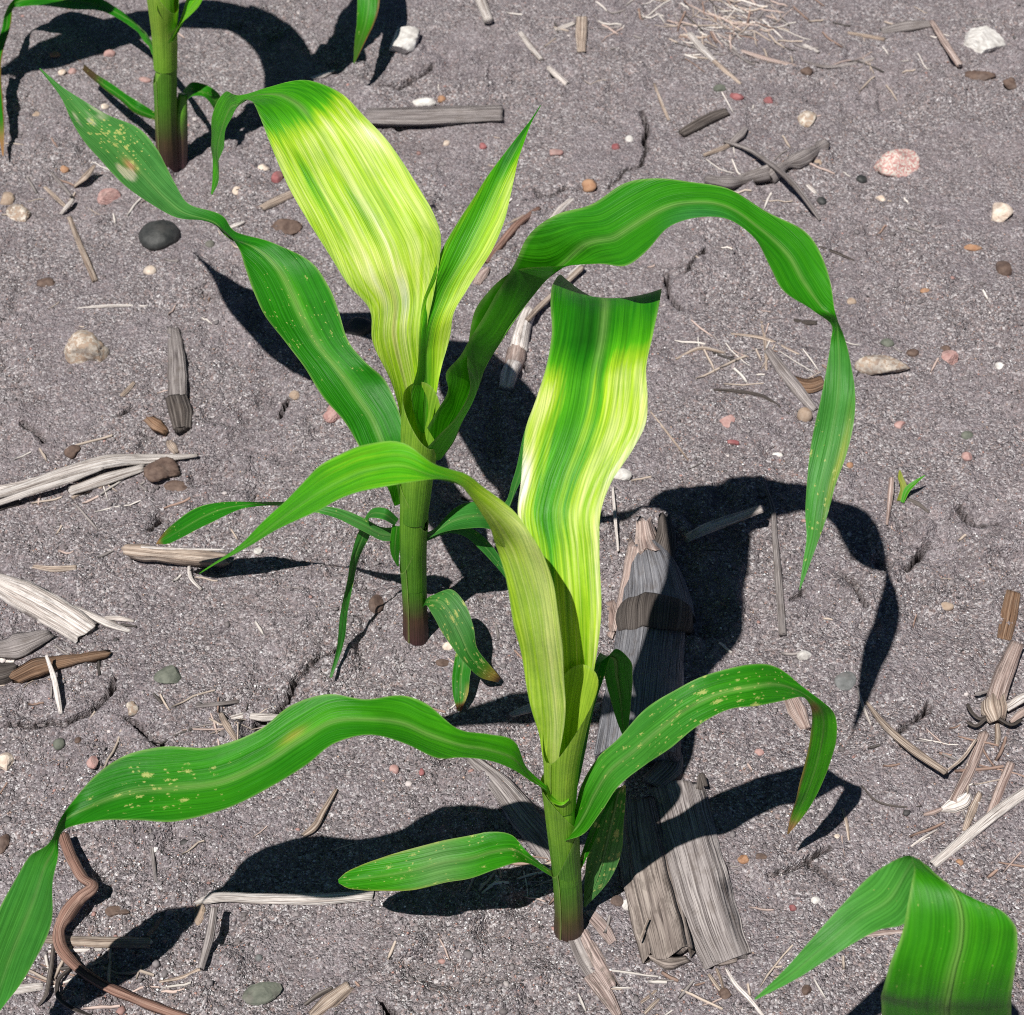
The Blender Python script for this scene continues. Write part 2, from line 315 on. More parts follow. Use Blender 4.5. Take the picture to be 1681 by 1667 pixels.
def build_ground():
    def axis(a, b, d0, d1):
        v = [a]; 
        while v[-1] < b:
            f = (v[-1] - a) / (b - a); v.append(v[-1] + d0 + (d1 - d0) * f)
        return np.array(v)
    ys = axis(GY0, GY1, .0010, .0019); xs = np.arange(GX0, GX1 + .0012, .00135)
    def out(v, lim):
        lo, hi = v[0], v[-1]; step = .004; L, R = [], []; a, b = lo, hi
        while a > -lim or b < lim:
            a -= step; b += step; L.append(a); R.append(b); step *= 1.7
        return np.array(L[::-1] + list(v) + R)
    xs, ys = out(xs, 1500), out(ys, 1500)
    X, Y = np.meshgrid(xs, ys)
    z = terrain(X, Y)
    inside = (X > GX0) & (X < GX1) & (Y > GY0) & (Y < GY1)
    z = np.where(inside, z, terrain(X, Y, False) * np.exp(-np.hypot(X, Y - .8) / 6))
    ix = np.where(inside[len(ys) // 2])[0]; iy = np.where(inside[:, len(xs) // 2])[0]
    sl = (slice(iy[0], iy[-1] + 1), slice(ix[0], ix[-1] + 1))
    d = crack_field(X[sl], Y[sl]); wmod = .00060 + .00075 * vnoise(X[sl] * 60, Y[sl] * 60, 30)
    z[sl] -= .018 * (1 - sstep(wmod * .92, wmod * 1.08, d)); z[sl] += .0010 * gauss(d, .005, .003)
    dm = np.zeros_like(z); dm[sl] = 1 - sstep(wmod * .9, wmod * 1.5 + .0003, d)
    V = np.stack([X.ravel(), Y.ravel(), z.ravel()], 1); Fc = grid_faces(len(xs), len(ys))
    me = bpy.data.meshes.new('soil_ground'); me.vertices.add(len(V)); me.vertices.foreach_set('co', V.ravel())
    me.loops.add(len(Fc) * 4); me.loops.foreach_set('vertex_index', Fc.ravel().astype(np.int32))
    me.polygons.add(len(Fc)); me.polygons.foreach_set('loop_start', np.arange(0, len(Fc) * 4, 4, dtype=np.int32))
    me.polygons.foreach_set('use_smooth', np.ones(len(Fc), bool)); me.update(calc_edges=True); me.materials.append(M_SOIL)
    at = me.attributes.new('crack_shade', 'FLOAT', 'POINT'); at.data.foreach_set('value', dm.ravel())
    o = bpy.data.objects.new('soil_ground', me); col.objects.link(o)
    tag(o, 'bare grey sandy soil with cracks and crusts between the seedlings', 'soil', kind='structure')
build_ground()
def gz(x, y): return float(terrain(np.array([x]), np.array([y]))[0])
def gp(x, y, up=0.0):
    """photo pixel on the ground -> point on the soil surface"""
    p = px(x, y, 0.0); z = gz(p[0], p[1]); p = px(x, y, z); return np.array([p[0], p[1], gz(p[0], p[1]) + up])

# loose sand grains and crumbs: too many to count
def build_grit(n, name, smin, smax, tones, label, sink=.25, flat=.75):
    r = np.random.default_rng(len(name) * 37)
    ph = 1.618; ico = unit(np.array([[-1, ph, 0], [1, ph, 0], [-1, -ph, 0], [1, -ph, 0], [0, -1, ph], [0, 1, ph], [0, -1, -ph], [0, 1, -ph], [ph, 0, -1], [ph, 0, 1], [-ph, 0, -1], [-ph, 0, 1]], float))
    icf = np.array([[0, 11, 5], [0, 5, 1], [0, 1, 7], [0, 7, 10], [0, 10, 11], [1, 5, 9], [5, 11, 4], [11, 10, 2], [10, 7, 6], [7, 1, 8], [3, 9, 4], [3, 4, 2], [3, 2, 6], [3, 6, 8], [3, 8, 9], [4, 9, 5], [2, 4, 11], [6, 2, 10], [8, 6, 7], [9, 8, 1]])
    oct_ = np.array([[1, 0, 0], [-1, 0, 0], [0, 1, 0], [0, -1, 0], [0, 0, 1], [0, 0, -1]], float); ocf = np.array([[0, 2, 4], [2, 1, 4], [1, 3, 4], [3, 0, 4], [2, 0, 5], [1, 2, 5], [3, 1, 5], [0, 3, 5]])
    bv, bf = (ico, icf) if smax > .0016 else (oct_, ocf)
    P = []
    while len(P) < n:
        x = r.uniform(-120, 1800, 4 * n); y = r.uniform(-60, 1760, 4 * n)
        u = (x - CX) / F_PX; v = (y - CY) / F_PX; rz = -st - v * ct; t = CAM_H / -rz; wx = u * t; wy = (ct - v * st) * t
        keep = (r.random(4 * n) < (1.0 / t) ** 0 * .5) & (r.random(4 * n) < .25 + .75 * sstep(.42, .62, vnoise(wx * 13, wy * 13, 20) * .7 + vnoise(wx * 40, wy * 40, 21) * .3))
        wx, wy = wx[keep], wy[keep]; far = crack_field(wx, wy) > .0032; P += list(np.stack([wx, wy], 1)[far])
    P = np.array(P[:n]); z = terrain(P[:, 0], P[:, 1])
    s_ = smin + (smax - smin) * r.random(n) ** 3
    sc3 = s_[:, None] * np.stack([r.uniform(.7, 1.25, n), r.uniform(.7, 1.25, n), r.uniform(.5, .95, n) * flat], 1)
    a = r.uniform(0, 2 * math.pi, n); ca, sa = np.cos(a)[:, None], np.sin(a)[:, None]
    V = bv[None] * (1 + r.uniform(-.36, .30, (n, len(bv), 1))) * sc3[:, None]
    V = np.stack([V[..., 0] * ca - V[..., 1] * sa, V[..., 0] * sa + V[..., 1] * ca, V[..., 2]], -1)
    V[..., 0] += P[:, 0:1]; V[..., 1] += P[:, 1:2]; V[..., 2] += (z + sc3[:, 2] * (1 - 2 * sink))[:, None]
    Fc = (bf[None] + (np.arange(n) * len(bv))[:, None, None]).reshape(-1, 3)
    T = np.array([t_[0] for t_ in tones]); w = np.array([t_[1] for t_ in tones], float); T = T[r.choice(len(T), n, p=w / w.sum())] * r.uniform(.75, 1.25, (n, 1))
    T = np.repeat(np.clip(T, 0, .9), len(bv), 0)
    me = bpy.data.meshes.new(name); V = V.reshape(-1, 3); me.vertices.add(len(V)); me.vertices.foreach_set('co', V.ravel())
    me.loops.add(len(Fc) * 3); me.loops.foreach_set('vertex_index', Fc.ravel().astype(np.int32)); me.polygons.add(len(Fc)); me.polygons.foreach_set('loop_start', np.arange(0, len(Fc) * 3, 3, dtype=np.int32)); me.update(calc_edges=True)
    at = me.attributes.new('tone', 'FLOAT_COLOR', 'POINT'); at.data.foreach_set('color', np.c_[T, np.ones(len(T))].ravel()); me.materials.append(M_GRIT)
    o = bpy.data.objects.new(name, me); col.objects.link(o); tag(o, label, 'grit', kind='stuff')
build_grit(85000, 'sand_grains', .00030, .00085, [((.20, .18, .185), 7), ((.30, .27, .275), 5), ((.56, .53, .54), 2.8), ((.82, .80, .81), 1.1), ((.36, .21, .18), 1.6), ((.045, .04, .042), 3.4), ((.42, .30, .24), 1)], 'loose sand grains scattered thickly over the grey soil')
build_grit(2400, 'soil_crumbs_and_gravel', .0009, .0022, [((.20, .178, .182), 12), ((.23, .205, .208), 8), ((.15, .13, .13), 4), ((.50, .45, .44), 1.0), ((.34, .2, .18), .9), ((.07, .065, .065), .6)], 'soil crumbs and fine gravel strewn over the grey soil', sink=.42, flat=.7)

# ------------------------------------------------------------------ corn plants
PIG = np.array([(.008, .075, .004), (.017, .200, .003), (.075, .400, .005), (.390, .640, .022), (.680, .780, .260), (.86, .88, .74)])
def pigment(c):
    c = np.clip(c, 0, 4.999); k = c.astype(int); f = (c - k)[..., None]; return PIG[k] * (1 - f) + PIG[k + 1] * f
def leaf(parent, stations, pig, spot=None, tint=None, fold=.06, nu=25, nv=150, wave=.0004, rib=True, seed=0, label=None, name='leaf', fine=0.0):
    """stations run from the base to the tip: (edge A x, y, edge B x, y, height cm [, height B - height A cm [, midrib x, y, height cm]])"""
    A, B, Mi = [], [], []
    for s_ in stations:
        h = s_[4]; dh = s_[5] if len(s_) > 5 else 0
        a = px(s_[0], s_[1], (h - dh / 2) / 100); b = px(s_[2], s_[3], (h + dh / 2) / 100)
        A.append(a); B.append(b)
        Mi.append(px(s_[6], s_[7], s_[8] / 100) if len(s_) > 6 else None)
    A, B = np.array(A), np.array(B); C = (A + B) / 2
    Dm = np.array([(m - c_) if m is not None else np.zeros(3) for m, c_ in zip(Mi, C)])
    has = np.array([0. if m is not None else 1. for m in Mi])
    t = np.r_[0, np.cumsum(np.maximum(np.linalg.norm(np.diff(C, axis=0), axis=1), .002))]
    tq = np.linspace(0, t[-1], nv); q = np.interp(tq, t, np.arange(len(t)))
    a, b, dm = hermite(A, t, tq), hermite(B, t, tq), hermite(Dm, t, tq); hs_ = np.interp(tq, t, has)
    c_ = (a + b) / 2; T = unit(np.gradient(c_, axis=0)); Wd = b - a; w = np.linalg.norm(Wd, axis=1); N = unit(np.cross(T, Wd)); 
    if N[len(N) // 3, 2] < 0: N = -N
    u = np.linspace(-1, 1, nu); U, Q = np.meshgrid(u, q); Sx = np.repeat(tq[:, None], nu, 1)
    par = (1 - U ** 2)
    V = c_[:, None] + Wd[:, None] * (U[..., None] / 2) + dm[:, None] * par[..., None]
    vee = -(fold * w * hs_)[:, None] * (.65 * par + .35 * (1 - np.abs(U)))
    rip = wave * (fbm(U * 1.6 + seed * 3, Sx * 55, 40 + seed, 2) + 1.3 * np.abs(U) ** 2 * np.sin(Sx * 150 + seed * 2 + 2.2 * np.sign(U)))
    V = V + N[:, None] * (vee + rip * np.minimum(1, w / .01)[:, None])[..., None]
    strk = .30 * (vnoise(U * 13, Q * .5, seed) - .5) + .35 * (vnoise(U * 32, Q * .3, seed + 3) - .5)
    strk = strk + fine * (vnoise(U * 46, Q * .55, seed + 5) - .5) * 1.3 + fine * (vnoise(U * 22, Q * .9, seed + 7) - .5)
    cc = pig(U, Q) if callable(pig) else np.full(U.shape, float(pig))
    mid_w = .07 + .04 * (1 - Sx / t[-1])
    cc = cc + strk * np.clip(.45 + .45 * (cc - 1), .45, 1.4)
    colr = pigment(cc); mk_ = (.42 * gauss(U, 0, mid_w) * (1 - .5 * sstep(.5, 1, Sx / t[-1])) * np.clip(2.6 - cc, .15, 1) + .5 * sstep(.94, 1, np.abs(U)))[..., None]
    colr = colr * (1 - mk_) + np.array((.30, .47, .13)) * mk_
    if tint is not None:
        for fn, tc_ in tint:
            k = np.clip(fn(U, Q), 0, 1)[..., None]; colr = colr * (1 - k) + np.array(tc_) * k
    sp = (spot(U, Q) if callable(spot) else np.full(U.shape, spot or 0.0))
    uv = np.stack([U * (w[:, None] / 2) + seed * .37, Sx + seed * .11], -1).reshape(-1, 2)
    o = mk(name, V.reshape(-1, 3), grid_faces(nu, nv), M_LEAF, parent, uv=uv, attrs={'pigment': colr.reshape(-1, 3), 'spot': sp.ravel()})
    if label: o['label'] = label
    if rib:
        c = nu // 2; n_r = nv - 6; mid = V[:n_r, c]; r_ = np.interp(np.arange(n_r), [0, n_r * .5, n_r - 1], [.0011, .0007, .00025]) * np.minimum(1, w[:n_r] / .012)
        ring = []
        sd = unit(Wd[:n_r]); nn = N[:n_r]
        for k in range(6):
            an = 2 * math.pi * k / 6; ring.append(mid + nn * (-.55 * r_)[:, None] + sd * (r_ * 1.3 * math.cos(an))[:, None] + nn * (r_ * .62 * math.sin(an))[:, None])
        RV = np.stack(ring, 1).reshape(-1, 3); rc = np.repeat(colr[:n_r, c], 6, 0)
        uvr = np.stack([np.tile(np.linspace(0, .003, 6), n_r), np.repeat(tq[:n_r], 6)], 1)
        mk('midrib', RV, grid_faces(6, n_r, True), M_LEAF, o, uv=uvr, attrs={'pigment': rc, 'spot': np.zeros(len(rc))})
    return o
def tube_along(P, R, n=20, seed=0, squash=None):
    P = np.asarray(P, float); T = unit(np.gradient(P, axis=0)); X = unit(np.cross(T, np.array([0.0, 1.0, 0.0]))); Y = np.cross(X, T)
    an = np.linspace(0, 2 * math.pi, n, endpoint=False)
    V = P[:, None] + R[:, None, None] * (np.cos(an)[None, :, None] * X[:, None] + np.sin(an)[None, :, None] * Y[:, None])
    return V
def stem(parent, pts, radii, cols, name='stem', nv=60, n=22):
    """pts (pixel x, y, height cm), radii cm, cols pigment colours, all base to top"""
    P = np.array([px(p[0], p[1], p[2] / 100) for p in pts]); t = np.r_[0, np.cumsum(np.linalg.norm(np.diff(P, axis=0), axis=1))]; tq = np.linspace(0, t[-1], nv)
    C = hermite(P, t, tq); R = np.interp(tq, t, np.array(radii) / 100); K = np.stack([np.interp(tq, t, np.array(cols)[:, i]) for i in range(3)], 1)
    V = tube_along(C, R, n); m = V.shape[0] * V.shape[1]
    jit = 1 + .5 * (np.repeat(vnoise(np.arange(n) * .9, np.zeros(n), 3)[None], nv, 0) - .5)[..., None] * .6
    K2 = np.repeat(K[:, None], n, 1) * jit
    uv = np.stack([np.tile(np.linspace(0, 2 * math.pi * .006, n), nv), np.repeat(tq, n)], 1)
    Fc = [tuple(f) for f in grid_faces(n, nv, True)] + [tuple(range((nv - 1) * n, nv * n))]
    return mk(name, V.reshape(-1, 3), Fc, M_STEM, parent, uv=uv, attrs={'pigment': K2.reshape(-1, 3)})
def sheath(parent, pts, radii, cols, low_dir, rim_drop, turns=1.12, start=0.0, nv=40, n=46, flare=.0002, name='sheath'):
    """a leaf sheath wrapped round the stem: an overlapping spiral whose rim dips towards low_dir (degrees) by rim_drop cm"""
    P = np.array([px(p[0], p[1], p[2] / 100) for p in pts]); t = np.r_[0, np.cumsum(np.linalg.norm(np.diff(P, axis=0), axis=1))]
    an = math.radians(start) + np.linspace(0, 2 * math.pi * turns, n); L = t[-1]
    drop = rim_drop / 100 * (.5 + .5 * np.cos(an - math.radians(low_dir))) ** 1.6
    top = L - drop; f = np.linspace(0, 1, nv)[:, None]; S_ = f * top[None]
    C = hermite(P, t, S_.ravel()).reshape(nv, n, 3); R = np.interp(S_, t, np.array(radii) / 100) + .00055 * (np.linspace(0, 1, n)[None]) + flare * sstep(.85, 1, f)
    V = C + np.stack([R * np.cos(an)[None], R * np.sin(an)[None], np.zeros_like(R)], -1)
    K = np.stack([np.interp(S_, t, np.array(cols)[:, i]) for i in range(3)], -1)
    edge = np.maximum(sstep(.975, 1, f + 0 * S_), sstep(.97, 1, np.linspace(0, 1, n)[None] + 0 * S_)); K = K * (1 - .5 * edge[..., None]) + np.array((.42, .55, .16)) * (.5 * edge[..., None])
    uv = np.stack([np.tile(np.linspace(0, .045, n), nv), S_.ravel()], 1)
    return mk(name, V.reshape(-1, 3), grid_faces(n, nv), M_LEAF, parent, uv=uv, attrs={'pigment': K.reshape(-1, 3), 'spot': np.zeros(nv * n)})
G0, G1, G2, G3, G4 = [tuple(PIG[i]) for i in range(5)]
PUR = (.085, .035, .045); BRN = (.11, .075, .045); STG = (.105, .30, .022); STL = (.22, .45, .035); DRY = (.30, .17, .07); RED = (.22, .06, .03)
def plant_root(x, y, label):
    p = px(x, y, 0); return tag(empty('corn_plant', p), label, 'corn plant')

# ---- the plant with the blunt, folded, yellow-banded upright leaf
P1 = plant_root(935, 1525, 'young corn plant whose broad yellow-banded upright leaf folds over at its blunt top')
stem(P1, [(934, 1534, -.6), (936, 1500, 1.2), (934, 1450, 3.5), (928, 1400, 5.9), (922, 1330, 9.2), (921, 1300, 10.5)], [.62, .56, .55, .54, .55, .5], [PUR, BRN, STG, STG, STL, STL])
sheath(P1, [(934, 1536, -.5), (934, 1500, 1.2), (931, 1440, 4.0), (926, 1395, 6.2), (922, 1360, 7.8)], [.66, .60, .59, .60, .64], [PUR, (.10, .085, .03), STG, STG, (.17, .40, .03)], 195, 3.4, start=195)
sheath(P1, [(931, 1440, 4.0), (926, 1390, 6.3), (921, 1330, 9.1), (918, 1285, 11.2)], [.57, .62, .66, .72], [STG, (.16, .39, .03), (.23, .46, .04), (.26, .50, .045)], 350, 3.0, start=350)
sheath(P1, [(921, 1320, 9.6), (922, 1260, 12.1), (928, 1195, 14.7), (940, 1120, 17.2)], [.60, .68, .82, .98], [STL, (.32, .55, .045), (.38, .60, .05), (.42, .62, .05)], 215, 4.2, turns=1.05, start=215, flare=.0)
leaf(P1, [(896, 1288, 913, 1290, 10.9), (891, 1245, 917, 1248, 12.7), (880, 1190, 926, 1190, 14.9, .7), (862, 1115, 927, 1115, 17.4, 1.1), (849, 1047, 921, 1055, 19.6, 1.2), (832, 965, 908, 953, 22.1, 1.1), (815, 896, 882, 898, 23.9, .6), (800, 858, 849, 846, 25.5, -.6), (775, 817, 798, 800, 26.9, -1.2), (748, 793, 766, 776, 27.8, -1.2), (711, 788, 711, 762, 28.3, -.6), (661, 792, 661, 728, 28.3), (610, 803, 600, 729, 27.9), (560, 820, 548, 752, 26.9), (504, 845, 504, 785, 25.5), (437, 882, 450, 840, 23.8), (386, 909, 403, 886, 22.4), (326, 943, 328, 941, 20.5)],
     lambda u, q: 3.4 - 1.3 * sstep(6.5, 10, q) - .45 * sstep(12, 16, q) + .35 * u * (1 - sstep(6, 8, q)) + .25 * gauss(u, .3, .2) * (1 - sstep(6, 8, q)), fold=.09, seed=1, label='pale green leaf arching out of the whorl')
leaf(P1, [(905, 1225, 956, 1200, 13.4, 0, 935, 1235, 12.2), (893, 1110, 974, 1110, 16.9, 0, 940, 1118, 16.0), (880, 1000, 987, 1005, 19.3), (866, 900, 984, 900, 21.1), (850, 842, 986, 842, 22), (855, 792, 1003, 793, 22.6), (859, 738, 1039, 738, 23.3), (863, 704, 1058, 702, 23.7), (880, 655, 1063, 655, 24.1), (897, 602, 1061, 602, 24.5), (905, 555, 1071, 555, 24.7), (904, 492, 1084, 489, 24.4), (908, 464, 1086, 477, 23.7, 0, 992, 489, 23.5), (921, 451, 1080, 492, 22.6, 0, 1002, 500, 22.0), (940, 515, 1060, 532, 20.2), (960, 560, 1040, 575, 18.6), (985, 600, 1012, 606, 17.2), (997, 626, 1000, 627, 16.5)],
     lambda u, q: np.where(q < 10.9, 1, 1) * (3.05 - .35 * (1 - sstep(0, 2.5, q)) - 1.9 * sstep(8.3 + .6 * u, 10.4 + .5 * u, q) - 1.45 * gauss(u, -.30, .30) * sstep(1.5, 4, q) * (1 - sstep(11, 12, q)) * (1 - .45 * sstep(8, 10, q)) - .9 * gauss(u, .12, .09) * sstep(2, 5, q) * (1 - sstep(9, 10, q))
        + 2.1 * sstep(-.74, -.84, u) * gauss(q, 5.1, 1.0) + .7 * sstep(-.6, -.8, u) * gauss(q, 8, 1.2) + .9 * sstep(.72, .95, u) * (1 - sstep(8, 9.5, q)) + .5 * gauss(u, .45, .2) * gauss(q, 6.5, 2.2)), fold=.05, seed=2, nv=230, nu=65, fine=.5, label='broad upright leaf banded yellow and white, folded over at the top')
leaf(P1, [(897, 1290, 902, 1304, 11.5), (868, 1262, 882, 1288, 12.4), (841, 1217, 847, 1266, 13.8), (800, 1205, 805, 1251, 14.7), (747, 1193, 757, 1243, 15.6), (700, 1157, 715, 1244, 16.2), (660, 1142, 665, 1223, 16.6), (600, 1147, 605, 1207, 17), (540, 1141, 550, 1219, 17), (480, 1158, 505, 1256, 16.6), (420, 1200, 440, 1294, 16), (350, 1227, 365, 1330, 15.4), (267, 1225, 290, 1349, 15), (200, 1245, 220, 1346, 14.5), (140, 1290, 155, 1350, 13.9), (98, 1347, 104, 1366, 13.2, -.9), (81, 1383, 95, 1405, 12.3, -.6), (50, 1405, 89, 1442, 11.2), (20, 1452, 86, 1492, 9.8), (-8, 1510, 78, 1535, 8.3), (-25, 1570, 58, 1575, 6.8), (-30, 1620, 30, 1622, 5.4), (-25, 1660, 0, 1660, 4.4), (-22, 1700, -20, 1702, 3)],
     lambda u, q: 1.15 + .35 * (1 - sstep(3, 8, q)) + .45 * gauss(u, -.3, .35) * gauss(q, 8, 1.5) - .3 * gauss(q, 14, 1.5), spot=lambda u, q: .42 * gauss(q, 12.5, 1.6) * sstep(.9, .4, np.abs(u)), tint=[(lambda u, q: .35 * sstep(15.5, 18, q), (.085, .27, .075)), (lambda u, q: .6 * gauss(q, 9.2, .35) * gauss(u, -.25, .12), (.42, .34, .05))], fold=.10, seed=3, nv=220, label='long leaf arching low and drooping at its far end')
leaf(P1, [(938, 1366, 926, 1380, 7.9), (947, 1318, 962, 1366, 9.3), (955, 1285, 990, 1330, 10.6), (980, 1245, 1015, 1290, 12), (1015, 1213, 1060, 1256, 13.2), (1062, 1160, 1100, 1230, 14.5), (1110, 1132, 1140, 1194, 15.2), (1165, 1107, 1190, 1168, 15.6), (1235, 1089, 1245, 1159, 15.6), (1275, 1096, 1290, 1149, 15), (1312, 1124, 1316, 1145, 14.3), (1350, 1152, 1330, 1160, 13.3), (1371, 1175, 1334, 1185, 12), (1373, 1205, 1330, 1210, 10.8), (1366, 1245, 1321, 1250, 9.2), (1343, 1300, 1309, 1305, 6.8), (1314, 1347, 1297, 1344, 4.6), (1294, 1370, 1292, 1370, 3.6)],
     lambda u, q: 1.15 + .25 * (1 - sstep(2, 6, q)) + .35 * sstep(10, 12, q), spot=lambda u, q: .30 * gauss(q, 7, 3.2) + .10, tint=[(lambda u, q: sstep(15.6, 16.6, q), DRY), (lambda u, q: .8 * sstep(11, 15, q) * sstep(.7, .95, u), (.35, .2, .06)), (lambda u, q: .9 * gauss(q, 11.2, .5) * sstep(-.4, .4, u), (.20, .10, .03)), (lambda u, q: .25 * gauss(q, 4, 2.2), (.12, .27, .10))], fold=.07, seed=4, nv=200, label='speckled leaf bent down sharply to a browned tip')
leaf(P1, [(922, 1442, 927, 1454, 3.7), (897, 1424, 900, 1436, 4.6, -.4), (871, 1405, 873, 1420, 5.6, -.7), (840, 1372, 845, 1416, 6.4), (805, 1367, 812, 1428, 6.5), (777, 1371, 780, 1441, 6.4), (727, 1379, 727, 1450, 6.1), (677, 1394, 677, 1460, 5.8), (627, 1409, 627, 1464, 5.5), (590, 1421, 590, 1462, 5.3), (566, 1433, 568, 1457, 5.1), (555, 1444, 556, 1450, 5)],
     lambda u, q: 1.2 + .2 * gauss(q, 7, 2), spot=.26, tint=[(lambda u, q: .55 * gauss(q, 6.2, .9), (.16, .29, .12)), (lambda u, q: .7 * sstep(.85, 1, np.abs(u)) * sstep(4, 8, q), (.30, .30, .06)), (lambda u, q: 1 - sstep(0, 1.6, q), (.10, .09, .03))], fold=.05, seed=5, label='short blunt first leaf held low')
leaf(P1, [(948, 1420, 955, 1426, 4.7), (968, 1365, 980, 1372, 6.8), (990, 1315, 1008, 1312, 8.2), (1000, 1296, 1026, 1290, 8.1), (993, 1325, 1026, 1320, 7.1), (985, 1345, 1024, 1345, 6.2), (970, 1380, 1021, 1394, 4.6), (962, 1420, 1010, 1428, 3.2), (959, 1461, 986, 1463, 1.8), (958, 1489, 962, 1489, .9)],
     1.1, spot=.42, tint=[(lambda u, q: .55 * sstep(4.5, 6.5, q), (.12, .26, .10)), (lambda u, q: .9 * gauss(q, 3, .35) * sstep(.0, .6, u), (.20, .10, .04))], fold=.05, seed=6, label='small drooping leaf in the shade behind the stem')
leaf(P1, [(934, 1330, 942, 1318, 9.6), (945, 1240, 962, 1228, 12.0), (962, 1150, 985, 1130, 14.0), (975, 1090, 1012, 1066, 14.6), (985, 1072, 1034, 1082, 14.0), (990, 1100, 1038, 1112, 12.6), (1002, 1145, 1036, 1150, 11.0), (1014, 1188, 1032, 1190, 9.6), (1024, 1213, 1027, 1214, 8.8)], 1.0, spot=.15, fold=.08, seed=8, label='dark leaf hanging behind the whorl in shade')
# collar where the long low leaf leaves the stem
leaf(P1, [(898, 1285, 897, 1300, 11.7), (908, 1305, 907, 1318, 10.9), (925, 1312, 924, 1322, 10.6), (934, 1306, 934, 1314, 10.8)], 2.3, fold=0, nv=24, nu=9, rib=False, seed=7, name='collar')

# ---- the tall plant with the wide yellow leaf
P2 = plant_root(683, 1045, 'tall young corn plant with a wide bleached yellow leaf and a rolled pointed leaf')
stem(P2, [(683, 1054, -.5), (682, 1010, 1.7), (680, 960, 4), (678, 900, 6.7), (680, 840, 9.3), (683, 800, 10.9)], [.60, .55, .54, .54, .55, .5], [PUR, PUR, STG, STG, STG, STL])
sheath(P2, [(683, 1056, -.5), (682, 1005, 1.9), (680, 960, 4), (677, 905, 6.5), (676, 860, 8.4)], [.65, .59, .59, .61, .66], [PUR, (.10, .06, .035), STG, STG, (.17, .38, .05)], 200, 3.2, start=200)
sheath(P2, [(680, 960, 4), (678, 900, 6.7), (680, 840, 9.2), (684, 790, 11.2)], [.57, .62, .66, .74], [STG, STG, (.16, .38, .03), (.23, .46, .045)], 340, 3.0, start=340)
sheath(P2, [(680, 850, 8.9), (686, 770, 12), (692, 700, 14.6), (700, 650, 16.4)], [.60, .74, .92, 1.02], [STG, (.20, .44, .035), (.27, .51, .04), (.32, .55, .045)], 320, 2.6, turns=1.05, start=330, flare=0)
leaf(P2, [(660, 690, 700, 690, 14.2, 0, 680, 712, 13.2), (641, 624, 694, 612, 16.5, 0, 672, 640, 15.4), (611, 560, 700, 542, 18.3), (606, 507, 712, 480, 19.6), (570, 465, 722, 425, 20.8), (540, 418, 724, 390, 21.6), (505, 362, 712, 352, 22.4), (478, 315, 690, 312, 23.1), (458, 272, 662, 267, 23.7), (442, 232, 632, 227, 24.2), (430, 200, 600, 193, 24.6), (420, 178, 560, 153, 24.8), (412, 166, 505, 134, 24.6), (402, 163, 440, 142, 23.9), (388, 178, 396, 157, 22.6), (374, 206, 366, 152, 21), (366, 240, 349, 192, 19), (359, 268, 346, 232, 17), (356, 300, 350, 268, 15), (348, 321, 346, 318, 13.8)],
     lambda u, q: 3.25 - .6 * (1 - sstep(0, 2, q)) * (u > .2) - 1.75 * sstep(9.4 + 1.3 * u, 11.0 + .6 * u, q) + .9 * gauss(u, .22, .05) * gauss(q, 9.6, .9) + .9 * gauss(u, .75, .2) * gauss(q, 9.2, .7) + .8 * gauss(u, -.5, .18) * gauss(q, 3.8, 1.3) + .9 * gauss(u, .15, .12) * gauss(q, 3, 1.0)
       + .8 * gauss(u, .05, .07) * gauss(q, 5, 3) - .8 * gauss(u, -.1, .07) * gauss(q, 7, 2) - .9 * gauss(u, -.62, .10) * gauss(q, 7.4, 1.6) - .5 * gauss(u, .4, .1) * gauss(q, 6.5, 1.5), tint=[(lambda u, q: .6 * gauss(u, -.18, .07) * gauss(q, 2.2, 1.4), (.42, .36, .16))], fold=.07, seed=11, nv=230, nu=65, fine=.4, label='wide leaf bleached yellow and white below a green top')
leaf(P2, [(684, 700, 708, 694, 14.4, 0, 698, 712, 13.4), (676, 645, 722, 622, 16.2, 0, 700, 655, 15.4), (684, 600, 737, 560, 17.4), (689, 542, 744, 515, 18.6), (694, 497, 766, 478, 19.4), (708, 457, 791, 439, 20.2), (727, 407, 812, 403, 21), (753, 362, 829, 360, 21.8), (777, 326, 838, 322, 22.4), (800, 290, 845, 290, 22.9), (822, 259, 851, 264, 23.3), (846, 228, 860, 235, 23.7), (872, 196, 873, 200, 24), (887, 173, 888, 174, 24.3)],
     lambda u, q: 2.45 + .75 * sstep(.1, .8, u) - .75 * gauss(u, -.45, .4) - 1.2 * sstep(8.5, 11, q) - .5 * (1 - sstep(0, 2, q)), fold=.16, seed=12, label='rolled pointed leaf rising from the whorl')
